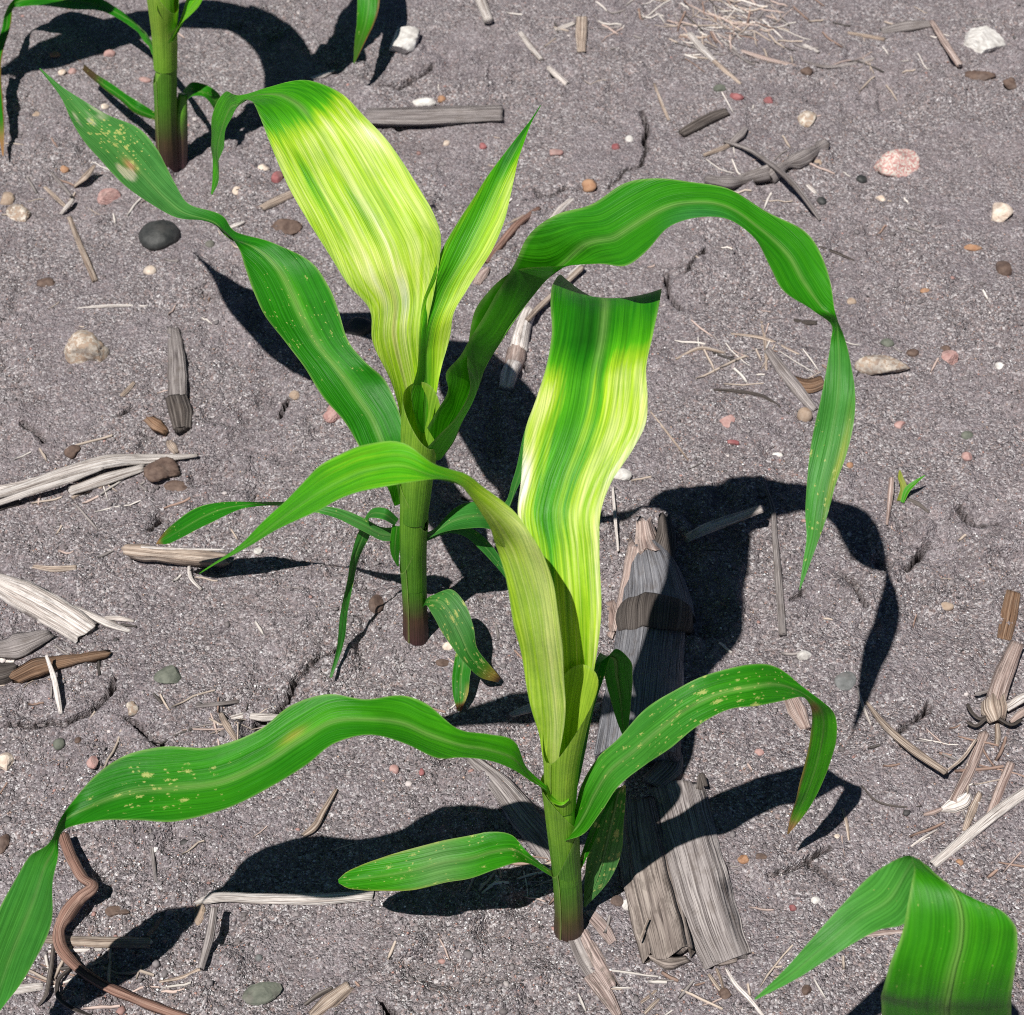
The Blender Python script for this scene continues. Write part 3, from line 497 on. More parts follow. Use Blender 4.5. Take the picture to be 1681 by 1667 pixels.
leaf(P2, [(648, 832, 668, 826, 9.4), (635, 800, 672, 780, 11), (600, 750, 668, 735, 12.6), (567, 695, 655, 675, 13.8), (531, 654, 632, 625, 14.6), (500, 603, 602, 597, 15.3), (467, 560, 572, 560, 15.8), (437, 522, 556, 512, 16.3), (417, 480, 540, 472, 16.7), (403, 442, 510, 430, 17.1), (393, 410, 450, 401, 17.5), (377, 386, 392, 383, 17.7, -1.2), (340, 366, 365, 354, 17.6, -.6), (290, 356, 312, 337, 17.5), (252, 339, 287, 300, 17.4), (215, 312, 272, 272, 17.4), (175, 275, 255, 240, 17.4), (140, 234, 220, 207, 17.4), (118, 200, 170, 184, 17.5), (100, 160, 116, 153, 17.8), (64, 113, 66, 112, 18.2)],
     lambda u, q: .95 + .55 * (1 - sstep(0, 3, q)) + .35 * gauss(u, .1, .25) * gauss(q, 6, 4), spot=lambda u, q: .25 * gauss(q, 7, 2.5) + .62 * gauss(q, 17.2, 1.7) * sstep(1.05, .3, np.abs(u - .1)), tint=[(lambda u, q: .55 * sstep(11.5, 13.5, q), (.10, .27, .085)), (lambda u, q: .95 * sstep(.45, .75, vnoise(u * 3.3, q * 1.7, 71) * (gauss(q, 15.7, .55) * gauss(u, -.35, .42) * 1.5 + .75 * gauss(q, 18, .7))), (.50, .50, .36)), (lambda u, q: .85 * gauss(q, 15.9, .28) * gauss(u, -.15, .16), (.42, .20, .10))], fold=.11, seed=13, nv=230, label='dark leaf with a twist and a blotched pale tip')
leaf(P2, [(702, 702, 690, 746, 14.4, -1.6, 724, 752, 12.8), (718, 674, 722, 713, 15.7, -1.2, 744, 722, 14.0), (735, 641, 752, 680, 17.0, -1.2, 757, 690, 15.2), (732, 614, 770, 645, 18.1, -1.0, 773, 657, 16.5), (758, 580, 766, 588, 19.8, -.5, 796, 606, 18.1), (788, 530, 776, 524, 21.5, -.2, 822, 562, 20), (815, 482, 795, 487, 23.1, -.3, 845, 525, 21.4), (842, 440, 846, 444, 24.6, -.3, 895, 462, 23.2), (865, 392, 915, 437, 25.5, -.3, 928, 430, 24.7), (913, 353, 985, 434, 26.4, -.4, 960, 402, 26.1), (975, 333, 1030, 435, 27.3), (1030, 302, 1065, 408, 28), (1084, 292, 1100, 374, 28.5), (1130, 296, 1143, 358, 28.7), (1190, 309, 1190, 358, 28.6), (1254, 346, 1236, 390, 28.1), (1322, 380, 1264, 437, 27.6), (1355, 440, 1290, 480, 27.2), (1369, 500, 1335, 511, 26.8), (1372, 526, 1364, 532, 26.4, -1.0), (1386, 556, 1363, 560, 25.9, -.4), (1399, 610, 1357, 605, 25), (1404, 654, 1348, 651, 24.3), (1402, 694, 1338, 694, 23.6), (1390, 745, 1330, 740, 22.9), (1372, 795, 1325, 790, 22.2), (1357, 850, 1322, 848, 21.4), (1345, 884, 1324, 882, 21), (1330, 925, 1318, 925, 20.5), (1313, 970, 1312, 968, 20)],
     lambda u, q: 1.2 + .55 * (1 - sstep(4, 10, q)) + .25 * sstep(24, 28, q), spot=lambda u, q: .30 * sstep(21, 25, q), tint=[(lambda u, q: .45 * sstep(11, 13, q) * sstep(-.2, .7, u) * (1 - sstep(13, 15, q)), (.06, .25, .09)), (lambda u, q: .45 * sstep(19, 21, q), (.085, .28, .075)), (lambda u, q: .6 * gauss(u, -.75, .2) * gauss(q, 24.5, 1.6), (.36, .36, .05))], fold=.08, seed=14, nv=260, label='long leaf arching over in a wide hoop to a hanging tip')
leaf(P2, [(657, 865, 655, 890, 6.7), (627, 864, 625, 888, 7.4), (600, 852, 598, 873, 8), (560, 837, 560, 854, 8.4), (500, 828, 500, 838, 8.5, -.3), (450, 824, 450, 831, 8.2, -.5), (408, 824, 405, 834, 7.8, -.3), (363, 824, 376, 844, 7.2), (329, 832, 336, 862, 6.4), (289, 856, 302, 882, 5.2), (269, 874, 275, 893, 4.4), (256, 893, 260, 894, 3.8)],
     lambda u, q: .95 + .2 * gauss(q, 2, 2), spot=.2, tint=[(lambda u, q: .45 * (1 - sstep(2, 5, q)), (.12, .27, .10)), (lambda u, q: .9 * sstep(9, 11, q) * sstep(-.1, -.9, u), RED), (lambda u, q: sstep(10.3, 11, q), DRY)], fold=.06, seed=15, label='narrow leaf reaching out low with a browned tip')
leaf(P2, [(655, 852, 648, 864, 8.2), (634, 835, 628, 852, 9), (612, 836, 606, 850, 8.6), (591, 868, 609, 872, 7.4), (577, 913, 595, 905, 5.8), (567, 963, 581, 950, 4), (559, 1010, 571, 1000, 2.6), (553, 1060, 566, 1050, 1.4), (541, 1112, 545, 1113, .5)], .85, spot=.15, tint=[(lambda u, q: .3 + 0 * u, (.08, .22, .07))], fold=.06, seed=16, label='thin leaf hanging straight down to the soil')
leaf(P2, [(690, 878, 690, 888, 6.9), (715, 868, 705, 883, 7.6), (745, 835, 740, 872, 8), (775, 823, 790, 866, 8), (800, 824, 814, 866, 7.7), (825, 828, 832, 842, 8.2, .5), (840, 790, 850, 803, 9.5), (852, 745, 868, 760, 11), (868, 690, 880, 700, 12.6), (882, 650, 884, 651, 13.5)], 1.05, spot=.15, tint=[(lambda u, q: .35 + 0 * u, (.085, .25, .08))], fold=.06, seed=17, label='leaf running low behind the arching pale leaf')
leaf(P2, [(698, 880, 698, 890, 6.5), (745, 862, 742, 876, 6.9), (775, 868, 765, 882, 6.5), (802, 890, 788, 902, 5.8), (822, 917, 812, 928, 5), (850, 966, 846, 971, 4)], .95, spot=.2, tint=[(lambda u, q: .35 + 0 * u, (.085, .24, .08))], fold=.06, seed=18)
leaf(P2, [(690, 1000, 694, 994, 2.5), (700, 994, 706, 978, 3.6), (711, 1012, 742, 968, 4.2), (722, 1032, 762, 990, 4.0), (738, 1055, 777, 1028, 3.4), (760, 1086, 784, 1062, 2.6), (785, 1111, 803, 1090, 1.6), (818, 1121, 822, 1114, .6)], 1.0, spot=.35, tint=[(lambda u, q: .5 * gauss(q, 3, 2), (.14, .28, .12)), (lambda u, q: sstep(5.6, 6.8, q), (.32, .22, .05)), (lambda u, q: sstep(6.5, 7, q), (.06, .03, .02))], fold=.05, seed=19, label='small battered first leaf bent to the soil')
leaf(P2, [(752, 1058, 772, 1060, 2.3), (745, 1090, 774, 1092, 1.8), (742, 1115, 771, 1115, 1.3), (744, 1143, 768, 1140, .8), (751, 1168, 757, 1168, .25)], .9, spot=.3, tint=[(lambda u, q: .9 * sstep(2, 3, q) * sstep(.3, .9, u), (.35, .30, .06)), (lambda u, q: sstep(3.3, 3.8, q), RED)], fold=.05, seed=20, label='stub of leaf with a reddened tip')
leaf(P2, [(644, 862, 660, 864, 8.2), (640, 890, 658, 892, 7), (644, 915, 655, 916, 5.8), (652, 930, 655, 930, 5.1)], 1.2, fold=.08, nv=40, nu=13, rib=False, seed=21, name='collar')

# ---- the thick-stemmed plant whose top is out of the picture
P3 = plant_root(285, 265, 'thick-stemmed corn plant with a purple foot beside the dark shadow patch')
stem(P3, [(277, 274, -.5), (274, 225, 2.1), (272, 160, 5.1), (272, 90, 8.2), (268, 20, 11.2), (264, -60, 14.4)], [.66, .66, .66, .66, .7, .74], [PUR, BRN, STG, STL, STL, STL])
stem(P3, [(296, 270, -.4), (296, 225, 1.8), (297, 185, 3.7), (300, 155, 4.9)], [.50, .50, .44, .30], [PUR, BRN, STG, STG], name='shoot')
sheath(P3, [(277, 276, -.5), (274, 225, 2.1), (272, 160, 5.1), (271, 110, 7.3), (270, 75, 8.8)], [.74, .70, .71, .74, .80], [PUR, (.10, .075, .035), STG, (.13, .31, .03), (.23, .46, .045)], 190, 2.6, start=190)
sheath(P3, [(272, 110, 7.3), (270, 50, 9.9), (268, 5, 11.9), (264, -60, 14.5)], [.74, .80, .95, 1.15], [(.20, .44, .035), (.25, .45, .05), (.27, .47, .05), (.30, .5, .06)], 330, 3.0, start=330, turns=1.05)
leaf(P3, [(258, 85, 262, 105, 7.7), (240, 60, 252, 92, 6.4), (222, 38, 234, 64, 4.9), (196, 16, 206, 38, 3.7), (160, -4, 168, 20, 3.1), (110, -22, 115, 14, 3.0), (60, -24, 48, 10, 3.0), (22, 0, 26, 12, 2.8, -.5), (2, 50, 18, 40, 2.6), (-18, 110, 2, 105, 2.2), (-12, 170, 5, 168, 1.8), (-4, 215, 7, 212, 1.4), (4, 256, 6, 256, 1.0)],
     lambda u, q: .95 + .4 * (1 - sstep(1, 3, q)), spot=.12, tint=[(lambda u, q: .8 * sstep(7, 8, q) * sstep(.6, .95, u), RED), (lambda u, q: sstep(10.5, 11.6, q), DRY)], fold=.08, seed=31, label='leaf curving round to a browned hanging tip')
leaf(P3, [(262, 188, 258, 198, 2.9), (230, 170, 225, 187, 3.6), (200, 149, 195, 164, 3.4), (165, 126, 160, 138, 2.8), (138, 106, 134, 114, 2.2)], .9, spot=.2, tint=[(lambda u, q: sstep(2.6, 3.4, q), (.07, .05, .02)), (lambda u, q: .6 * sstep(.4, .9, u), (.10, .06, .025))], fold=.12, seed=32, label='withered narrow lower leaf')
leaf(P3, [(300, 170, 300, 148, 4.3), (318, 158, 318, 136, 5), (335, 158, 340, 142, 4.9), (350, 176, 362, 158, 4.1), (352, 205, 368, 196, 3)], 1.1, spot=.2, tint=[(lambda u, q: .4 * sstep(2.5, 4, q), (.12, .08, .03))], fold=.1, seed=33, label='stubby curled leaf on the side shoot')
leaf(P3, [(283, -40, 300, -60, 13.5), (295, -125, 350, -190, 16.5), (335, -200, 400, -320, 18.4), (415, -195, 440, -350, 17.6), (475, -150, 515, -290, 13.8), (535, -95, 580, -190, 9.8), (572, -50, 616, -80, 6.6), (586, -10, 624, -5, 4.9), (586, 30, 619, 25, 4.0), (582, 70, 600, 68, 3.3), (580, 104, 582, 105, 2.7)],
     lambda u, q: 1.2, spot=.15, tint=[(lambda u, q: .6 * sstep(7.5, 9.5, q), (.06, .06, .015)), (lambda u, q: .8 * sstep(.7, 1, u) * sstep(6, 7, q), RED)], fold=.08, seed=34, label='leaf whose hanging tip ends beside the shadow')
leaf(P3, [(262, -50, 290, -45, 14.2), (215, -190, 290, -180, 19), (150, -330, 260, -330, 23), (60, -420, 170, -440, 25.5), (-60, -430, 30, -480, 26), (-160, -380, -100, -440, 25), (-250, -330, -215, -390, 24), (-350, -270, -345, -280, 22)], lambda u, q: 2.4 - .9 * sstep(2, 4, q), fold=.07, seed=35)
leaf(P3, [(258, 20, 276, -12, 12), (248, -60, 262, -70, 14.5), (252, -150, 290, -150, 17.5), (272, -260, 330, -250, 20.5), (310, -340, 350, -330, 22.5), (350, -400, 352, -398, 24)], 2.6, fold=.15, seed=36)
leaf(P3, [(284, 62, 276, 72, 10), (300, 15, 296, 40, 11), (318, -40, 330, 5, 12.5), (320, -100, 350, -60, 13.6), (322, -150, 324, -148, 14.5)], 2.2, fold=.12, seed=37)

# ---- the plant beside the long pale straw, its folded leaf only
P5 = plant_root(1650, 1941, 'corn plant showing one bright leaf folded sharply into two points')
stem(P5, [(1646, 1950, -.5), (1658, 1924, 1), (1670, 1899, 2.4), (1680, 1876, 3.6)], [.6, .56, .52, .4], [PUR, STG, STL, STL])
sheath(P5, [(1646, 1950, -.5), (1658, 1924, 1), (1676, 1885, 3.2), (1691, 1850, 5.0)], [.66, .62, .64, .72], [PUR, STG, STL, STL], 200, 1.8, start=200)
leaf(P5, [(1662, 1898, 1690, 1890, 2.8), (1648, 1870, 1700, 1862, 3.9), (1560, 1800, 1690, 1795, 6.8), (1458, 1700, 1664, 1705, 11.8), (1447, 1650, 1660, 1658, 15.4), (1450, 1620, 1662, 1628, 17.9), (1462, 1580, 1666, 1590, 19.2), (1482, 1530, 1670, 1545, 20.2), (1491, 1480, 1664, 1516, 20.9), (1497, 1448, 1640, 1492, 21.2), (1500, 1430, 1590, 1472, 21.2), (1497, 1416, 1548, 1446, 20.9), (1492, 1404, 1515, 1420, 20.3), (1470, 1412, 1502, 1452, 19.4), (1425, 1440, 1490, 1512, 18.5), (1380, 1488, 1440, 1528, 17.6), (1330, 1545, 1370, 1568, 16.7), (1285, 1595, 1310, 1606, 15.9), (1238, 1640, 1240, 1642, 15)],
     lambda u, q: 1.35 + .25 * gauss(u, .1, .15) * (1 - sstep(9, 11, q)), spot=.1, tint=[(lambda u, q: .45 * sstep(11, 13, q), (.085, .29, .07))], fold=.05, seed=41, nv=220, label='bright leaf folded back on itself')
# ------------------------------------------------------------------ crop residue: stalks, straws, twigs
def ppm(x, y):
    r = ray(x, y); return F_PX / (CAM_H / -r[2])
def smooth_path(P, n):
    P = np.asarray(P, float)
    if len(P) == 2: P = np.array([P[0], P[0] * .5 + P[1] * .5, P[1]])
    t = np.r_[0, np.cumsum(np.maximum(np.linalg.norm(np.diff(P, axis=0), axis=1), 1e-5))]; tq = np.linspace(0, t[-1], n); return hermite(P, t, tq), t, tq
def stick(name, pts, w, mat, label, cat, ratio=.8, lift=None, jag=.5, n=14, bow=0.0, ridge=.10, parent=None, group=None, sink=.30, seed=None, nv=None, roll=0.0, knobs=0.0):
    """a straw, twig, chip or stalk along photo pixels on the soil; w is its drawn width in pixels at each point"""
    if parent is None and name == 'straw' and cat != 'straw': name = cat
    seed = len(name) * 7 + int(pts[0][0]) * 3 + int(pts[0][1]) if seed is None else seed
    r = np.random.default_rng(abs(int(seed))); w = [w] * len(pts) if np.isscalar(w) else list(w)
    P3, Wm = [], []
    for i, p in enumerate(pts):
        a = pts[max(0, i - 1)]; b = pts[min(len(pts) - 1, i + 1)]; d = np.array([b[0] - a[0], b[1] - a[1]], float); d /= np.linalg.norm(d) + 1e-9
        fs = math.sqrt(d[1] ** 2 + (d[0] / .76) ** 2) if ratio < .6 else 1.0             # a flat piece is foreshortened across
        wm = w[i] / ppm(*p) * fs; Wm.append(wm)
        up = wm * ratio * (.5 - sink) + (lift[i] / 100 if lift else 0)
        q = gp(*p); P3.append(px(p[0], p[1], q[2] + up))
    nv = nv or int(min(60, max(8, 4 * len(pts) + np.linalg.norm(np.array(P3[-1]) - P3[0]) / .004)))
    C, t, tq = smooth_path(P3, nv); tw = np.r_[t] if len(P3) > 2 else np.array([0, t[-1]]); Wq = np.interp(tq, tw if len(tw) == len(Wm) else np.linspace(0, tq[-1], len(Wm)), Wm)
    T = unit(np.gradient(C, axis=0)); X = unit(np.cross(T, np.array([0, 0, 1.0]))); Y = np.cross(X, T)
    if roll: X, Y = X * math.cos(roll) + Y * math.sin(roll), Y * math.cos(roll) - X * math.sin(roll)
    an = np.linspace(0, 2 * math.pi, n, endpoint=False); ca, sa = np.cos(an), np.sin(an)
    rad = 1 + ridge * (r.random(n) - .5)[None] * 2 + min(ridge, .12) * .8 * (vnoise(np.repeat(tq[:, None], n, 1) * 120, np.repeat(np.arange(n)[None], nv, 0) * .9, seed % 50) - .5)
    rad = rad * (1 + knobs * (vnoise(tq * 130, tq * 0, seed % 40) - .5))[:, None]
    p_ = .62 if ratio < .5 else 1.0
    sx = np.sign(ca) * np.abs(ca) ** p_; sy = np.sign(sa) * np.abs(sa) ** p_
    hx = (Wq / 2)[:, None] * sx[None] * rad; hy = (Wq / 2 * ratio)[:, None] * sy[None] * rad - (bow * Wq)[:, None] * (ca ** 2)[None]
    V = C[:, None] + X[:, None] * hx[..., None] + Y[:, None] * hy[..., None]
    for end, sg in ((0, -1), (-1, 1)):                                                    # torn ends
        off = jag * Wq[end] * (r.random(n) * 1.2 - .5); off = (off + np.roll(off, 1)) / 2
        k = 3 if nv > 10 else 2
        for j in range(k):
            ii = j if end == 0 else nv - 1 - j; V[ii] += sg * T[ii][None] * (off * (1 - j / k))[:, None]
    uv = np.stack([np.tile(np.abs(np.linspace(-1, 1, n)) * Wq.mean() * 1.6, nv), np.repeat(tq, n)], 1)
    Fc = [tuple(f) for f in grid_faces(n, nv, True)] + [tuple(range(n))[::-1], tuple(range((nv - 1) * n, nv * n))]
    o = mk(name, V.reshape(-1, 3), Fc, FIB[mat], parent, uv=uv)
    if parent is None: tag(o, label, cat, group)
    elif label: o['label'] = label
    return o

# the thick stalk lying behind the folded-leaf plant
SK = tag(empty('corn_stalk', gp(1075, 1060)), 'thick grey-blue corn stalk with a dark node ring, lying in leaf shade', 'stalk')
stick('upper_internode', [(1062, 905), (1070, 940), (1078, 985), (1082, 1022)], [62, 92, 112, 122], 'bluegrey', None, None, .75, parent=SK, n=26, nv=30, jag=.25, ridge=.05)
stick('node_ring', [(1077, 1012), (1075, 1026), (1074, 1042)], [126, 134, 122], 'dark', None, None, .78, parent=SK, n=26, nv=14, jag=.15, ridge=.06)
stick('lower_internode', [(1072, 1038), (1066, 1080), (1058, 1150), (1048, 1245)], [116, 116, 128, 140], 'bluegrey', None, None, .66, parent=SK, n=26, nv=34, jag=.2, ridge=.06)
stick('torn_sheath', [(1048, 900), (1040, 940), (1030, 985), (1018, 1030)], [46, 42, 40, 30], 'pink', 'torn pinkish sheath peeling off the stalk', None, .5, parent=SK, lift=[.7, .7, .5, .2], jag=1.0, ridge=.25)
stick('frayed_end', [(1068, 916), (1060, 885), (1056, 858)], [48, 34, 22], 'pink', None, None, .5, parent=SK, lift=[.8, 1.0, 1.1], jag=1.2, ridge=.3)
stick('frayed_end', [(1085, 912), (1092, 880), (1090, 850)], [40, 30, 16], 'dark', None, None, .5, parent=SK, lift=[.7, .8, .8], jag=1.2, ridge=.3)
stick('sheath_scrap', [(1002, 990), (1006, 1020), (1000, 1045)], [16, 18, 10], 'pink', None, None, .4, parent=SK, jag=1.0, ridge=.2)
# flat split rinds in front of it
RA = tag(empty('stalk_rind', gp(1150, 1440)), 'flat grey split stalk rind running beside the shorter crumbling one', 'stalk')
stick('rind', [(1110, 1290), (1128, 1360), (1150, 1440), (1174, 1520), (1196, 1576)], [88, 92, 92, 88, 78], 'grey', None, None, .13, bow=.05, jag=.16, n=30, nv=60, ridge=.22, sink=.0, parent=RA)
stick('broken_end', [(1156, 1580), (1182, 1576), (1208, 1574)], [14, 20, 14], 'crumb', None, None, .6, jag=.8, ridge=.5, knobs=.8, parent=RA)
stick('splinter', [(1148, 1296), (1152, 1272), (1158, 1290)], [10, 8, 8], 'dark', None, None, .5, parent=RA, lift=[.3, .8, .6])
RB = tag(empty('stalk_rind', gp(1070, 1440)), 'crumbling tan-grey stalk rind, dirt packed, next to the flat grey one', 'stalk')
stick('rind', [(1044, 1316), (1052, 1370), (1066, 1440), (1084, 1510), (1098, 1566)], [56, 68, 74, 78, 78], 'crumb', None, None, .18, bow=.06, jag=.3, n=30, nv=60, ridge=.30, sink=.05, parent=RB)
stick('broken_end', [(1066, 1570), (1094, 1582), (1128, 1576)], [18, 28, 18], 'crumb', None, None, .6, jag=.8, ridge=.5, knobs=.8, parent=RB)
stick('stalk_chunk', [(1074, 1285), (1098, 1262), (1106, 1240)], [36, 44, 30], 'grey', 'broken stalk end between the thick stalk and the flat rind', 'stalk', .5, jag=.5, ridge=.25)
HS = tag(empty('husk_strip', gp(985, 1600)), 'frayed pinkish husk strip with a grey stain at the foot of the stem', 'husk')
stick('strand', [(944, 1538), (964, 1580), (984, 1614)], [22, 26, 20], 'grey', 'grey stained strand', None, .12, jag=.8, n=18, ridge=.25, sink=.0, parent=HS)
stick('strand', [(958, 1532), (984, 1580), (1006, 1618)], [18, 24, 20], 'pinkdirt', None, None, .14, jag=.8, n=18, ridge=.25, sink=.0, parent=HS)
stick('strand', [(972, 1602), (996, 1636), (1016, 1670)], [26, 22, 12], 'pinkdirt', None, None, .2, jag=.9, n=18, ridge=.3, sink=.0, parent=HS)
stick('husk_strip', [(968, 1500), (992, 1526), (1006, 1548)], [18, 20, 14], 'pinkdirt', 'short pink husk sliver between stem foot and tan rind', 'husk', .2, jag=.6)
stick('leaf_residue', [(770, 1242), (815, 1282), (862, 1340), (905, 1392), (930, 1440)], [14, 30, 44, 46, 40], 'grey', 'flat fibrous grey leaf residue passing under the seedling stem', 'residue', .08, jag=.6, n=20, ridge=.15, sink=-.1)
# long straws
stick('straw', [(322, 1482), (345, 1475), (420, 1475), (520, 1476), (612, 1470)], [5, 14, 14, 16, 14], 'white', 'long straight bleached straw lying through the left leaf shadow'.replace('left leaf', 'low leaf'), 'straw', .55, jag=.8)
stick('straw', [(1532, 1420), (1590, 1372), (1640, 1332), (1700, 1290)], [15, 18, 19, 18], 'white', 'longest cream straw, thick and straight, above the sharply folded leaf', 'straw', .6, jag=.3)
stick('straw', [(1422, 1152), (1452, 1190), (1500, 1232), (1553, 1268)], [5, 12, 15, 12], 'tan', 'bent brown straw with its thin end leaning on bare soil', 'straw', .7, lift=[.1, .15, .5, .8], jag=.4)
stick('straw', [(1553, 1267), (1580, 1245), (1602, 1215)], [4, 6, 5], 'tan', 'thin straw leg joining the bent brown straw to the pink one', 'straw', .8, lift=[.7, .5, .4])
stick('straw', [(1566, 1316), (1590, 1270), (1616, 1205)], [16, 18, 17], 'pink', 'pinkish split straw pointing at the old root crown', 'straw', .5, jag=.5)
stick('straw', [(1624, 1342), (1640, 1300), (1660, 1252)], [12, 14, 13], 'pink', 'short upright pink straw below the root crown'.replace('upright ', ''), 'straw', .5, jag=.5)
stick('straw', [(1583, 1364), (1596, 1330), (1608, 1304)], [9, 14, 10], 'tan', 'small tan straw beside the cream husk flake', 'straw', .6, jag=.8)
stick('straw', [(1409, 1135), (1418, 1162), (1430, 1190)], [4, 6, 4], 'white', 'hair-thin pale straw starting in the hanging leaf shadow', 'straw', .8)
stick('twig', [(1255, 795), (1268, 832), (1272, 880), (1278, 950), (1285, 1042)], [5, 8, 10, 13, 13], 'grey', 'slender grey twig with a knobbed end, half in shade', 'twig', .85, lift=[.4, .3, .15, .1, .1], jag=.2)
stick('straw', [(1128, 884), (1160, 868), (1205, 852), (1250, 836)], [18, 22, 20, 17], 'white', 'stub of white straw with only its tip in the sun', 'straw', .6, lift=[.1, .6, 1.3, 2.1], jag=.3)
stick('straw', [(1006, 800), (1010, 850), (1015, 905)], [4, 6, 4], 'white', 'thin straw standing in shade next to the torn sheath', 'straw', .7, lift=[.2, .4, .2])
stick('straw', [(1022, 862), (1010, 826)], [5, 5], 'grey', 'grey straw bit in shade above the torn sheath', 'straw', .7)
# left-hand debris
BU = 'straws splayed in a bundle'
stick('straw', [(-30, 820), (40, 800), (110, 776), (180, 758), (250, 754), (324, 748)], [10, 16, 20, 22, 16, 5], 'white', 'longest white straw of the splayed bundle, tapering to a point', 'straw', .55, lift=[.4, .5, .5, .4, .3, .3], jag=.3, group=BU)
stick('straw', [(-30, 836), (50, 808), (120, 786), (170, 768)], [10, 14, 12, 6], 'white', 'white straw lying under the longest one of the bundle', 'straw', .6, lift=[.5, .6, .6, .6], jag=.5, group=BU)
stick('straw', [(-20, 806), (50, 792), (102, 772)], [10, 12, 5], 'white', 'short pale straw on the far edge of the bundle', 'straw', .5, lift=[.3, .5, .6], jag=.5, group=BU)
stick('straw', [(116, 806), (170, 788), (236, 768)], [16, 20, 12], 'white', 'split straw lying apart from the bundle by a crumbly clod', 'straw', .5, lift=[.1, .1, .1], jag=.6, group=BU)
stick('straw', [(118, 818), (140, 808), (168, 800)], [7, 9, 6], 'tan', 'stubby tan straw tucked under the split straw', 'straw', .6, group=BU)
stick('straw', [(-20, 842), (0, 832), (30, 826)], [16, 18, 14], 'dark', 'dark rotting straw end under the bundle', 'straw', .6, group=BU)
stick('straw', [(110, 780), (140, 764), (168, 752)], [4, 6, 3], 'tan', 'thin brown straw resting on the bundle', 'straw', .6, lift=[.5, .7, .8], group=BU)
stick('stalk_chip', [(-12, 952), (30, 972), (85, 1002), (142, 1038)], [28, 44, 48, 42], 'white', 'broad flat bleached stalk chip with grey streaks', 'stalk', .16, jag=.35, n=22, ridge=.15, sink=.0)
stick('straw', [(92, 986), (140, 1006), (178, 1024), (212, 1036)], [5, 9, 12, 6], 'white', 'pale sliver beside the broad bleached chip', 'straw', .5, jag=.8)
stick('straw', [(172, 1014), (196, 1016), (220, 1020)], [5, 9, 4], 'white', 'short white sliver crossing the end of the pale sliver', 'straw', .5, jag=.6)
stick('straw', [(54, 930), (90, 934), (126, 932)], [5, 10, 8], 'tan', 'tan straw bit behind the broad bleached chip', 'straw', .4)
stick('stalk_piece', [(208, 905), (236, 908), (300, 914), (368, 920)], [20, 24, 26, 22], 'tan', 'tan stalk piece under the browned tip of the narrow leaf', 'stalk', .8, lift=[.5, .5, .4, .2], jag=.9, ridge=.25, knobs=.3)
stick('straw', [(232, 898), (290, 902), (370, 903)], [5, 6, 4], 'white', 'thin straw lying along the tan stalk piece', 'straw', .7, lift=[1.0, .9, .6])
stick('straw', [(310, 930), (312, 946), (330, 968)], [5, 7, 5], 'white', 'curled white straw hanging off the tan stalk piece', 'straw', .6, lift=[.3, .2, .05])
stick('root_piece', [(30, 1112), (60, 1098), (90, 1090), (130, 1082), (176, 1074)], [26, 34, 26, 20, 14], 'brown', 'brown rotten stalk piece crossed by a pale straw', 'stalk', .75, jag=.9, ridge=.35, knobs=.5)
stick('clod_residue', [(-10, 1070), (25, 1066), (60, 1052), (80, 1042)], [40, 60, 46, 22], 'grey', 'crumpled grey residue lump behind the brown rotten stalk', 'residue', .6, jag=.6, ridge=.35, knobs=.5)
stick('clod_residue', [(-15, 1110), (5, 1108), (25, 1100)], [34, 40, 24], 'dark', 'black rotten lump ahead of the brown rotten stalk', 'residue', .7, jag=.5, ridge=.35)
stick('straw', [(76, 1076), (88, 1110), (95, 1145), (100, 1172)], [5, 9, 10, 6], 'white', 'pale greenish straw propped against the brown rotten stalk', 'straw', .7, lift=[1.1, .7, .4, .1])
stick('root', [(104, 1372), (118, 1410), (136, 1442), (152, 1458), (130, 1476), (110, 1502), (97, 1528), (98, 1550), (118, 1580), (160, 1612), (220, 1640), (310, 1674)], [15, 16, 17, 15, 19, 20, 19, 18, 18, 18, 17, 15], 'redbrown', 'knobbly brown root bent into a zigzag', 'root', .95, lift=[.6, .7, .8, 1.0, .9, .7, .5, .4, .3, .3, .3, .2], jag=.3, ridge=.22, knobs=.40, sink=.1, nv=110)
stick('straw', [(62, 1541), (130, 1546), (200, 1548), (245, 1548)], [14, 18, 20, 20], 'tan', 'thick tan straw passing under the zigzag root', 'straw', .6, jag=.5)
stick('straw', [(80, 1562), (130, 1560), (182, 1558)], [6, 8, 6], 'white', 'thin straw alongside the thick tan one', 'straw', .6)
stick('straw', [(-10, 1630), (30, 1625), (68, 1620)], [9, 13, 10], 'white', 'whitish straw end near the drooping leaf tip', 'straw', .5, jag=.5)
stick('twig', [(88, 1552), (82, 1600), (72, 1640), (62, 1652)], [6, 8, 6, 4], 'dark', 'dark thin twig curling near the zigzag root', 'twig', .8, lift=[.1, .3, .2, 0])
stick('twig', [(115, 1590), (96, 1610), (95, 1635), (118, 1655), (150, 1668)], [5, 7, 7, 6, 4], 'dark', 'dark rootlet looping below the zigzag root', 'twig', .8, lift=[.2, .4, .3, .2, .1])
stick('straw', [(352, 1490), (344, 1540), (330, 1590)], [12, 15, 11], 'grey', 'grey stick leaning up beside the long bleached straw', 'straw', .7, lift=[1.2, .8, .3], jag=.4)
stick('straw', [(330, 1590), (300, 1604), (262, 1612)], [7, 6, 4], 'tan', 'thin tan straw running from the grey stick into shadow', 'straw', .7)
stick('straw', [(552, 1296), (532, 1330), (512, 1362), (498, 1372)], [6, 10, 14, 9], 'tan', 'pinkish tan straw crossing the edge of a leaf shadow', 'straw', .6, lift=[.1, .2, .2, .1], jag=.8)
stick('straw', [(323, 1160), (358, 1156), (392, 1152)], [7, 9, 6], 'grey', 'short grey straw behind the long arching leaf', 'straw', .6)
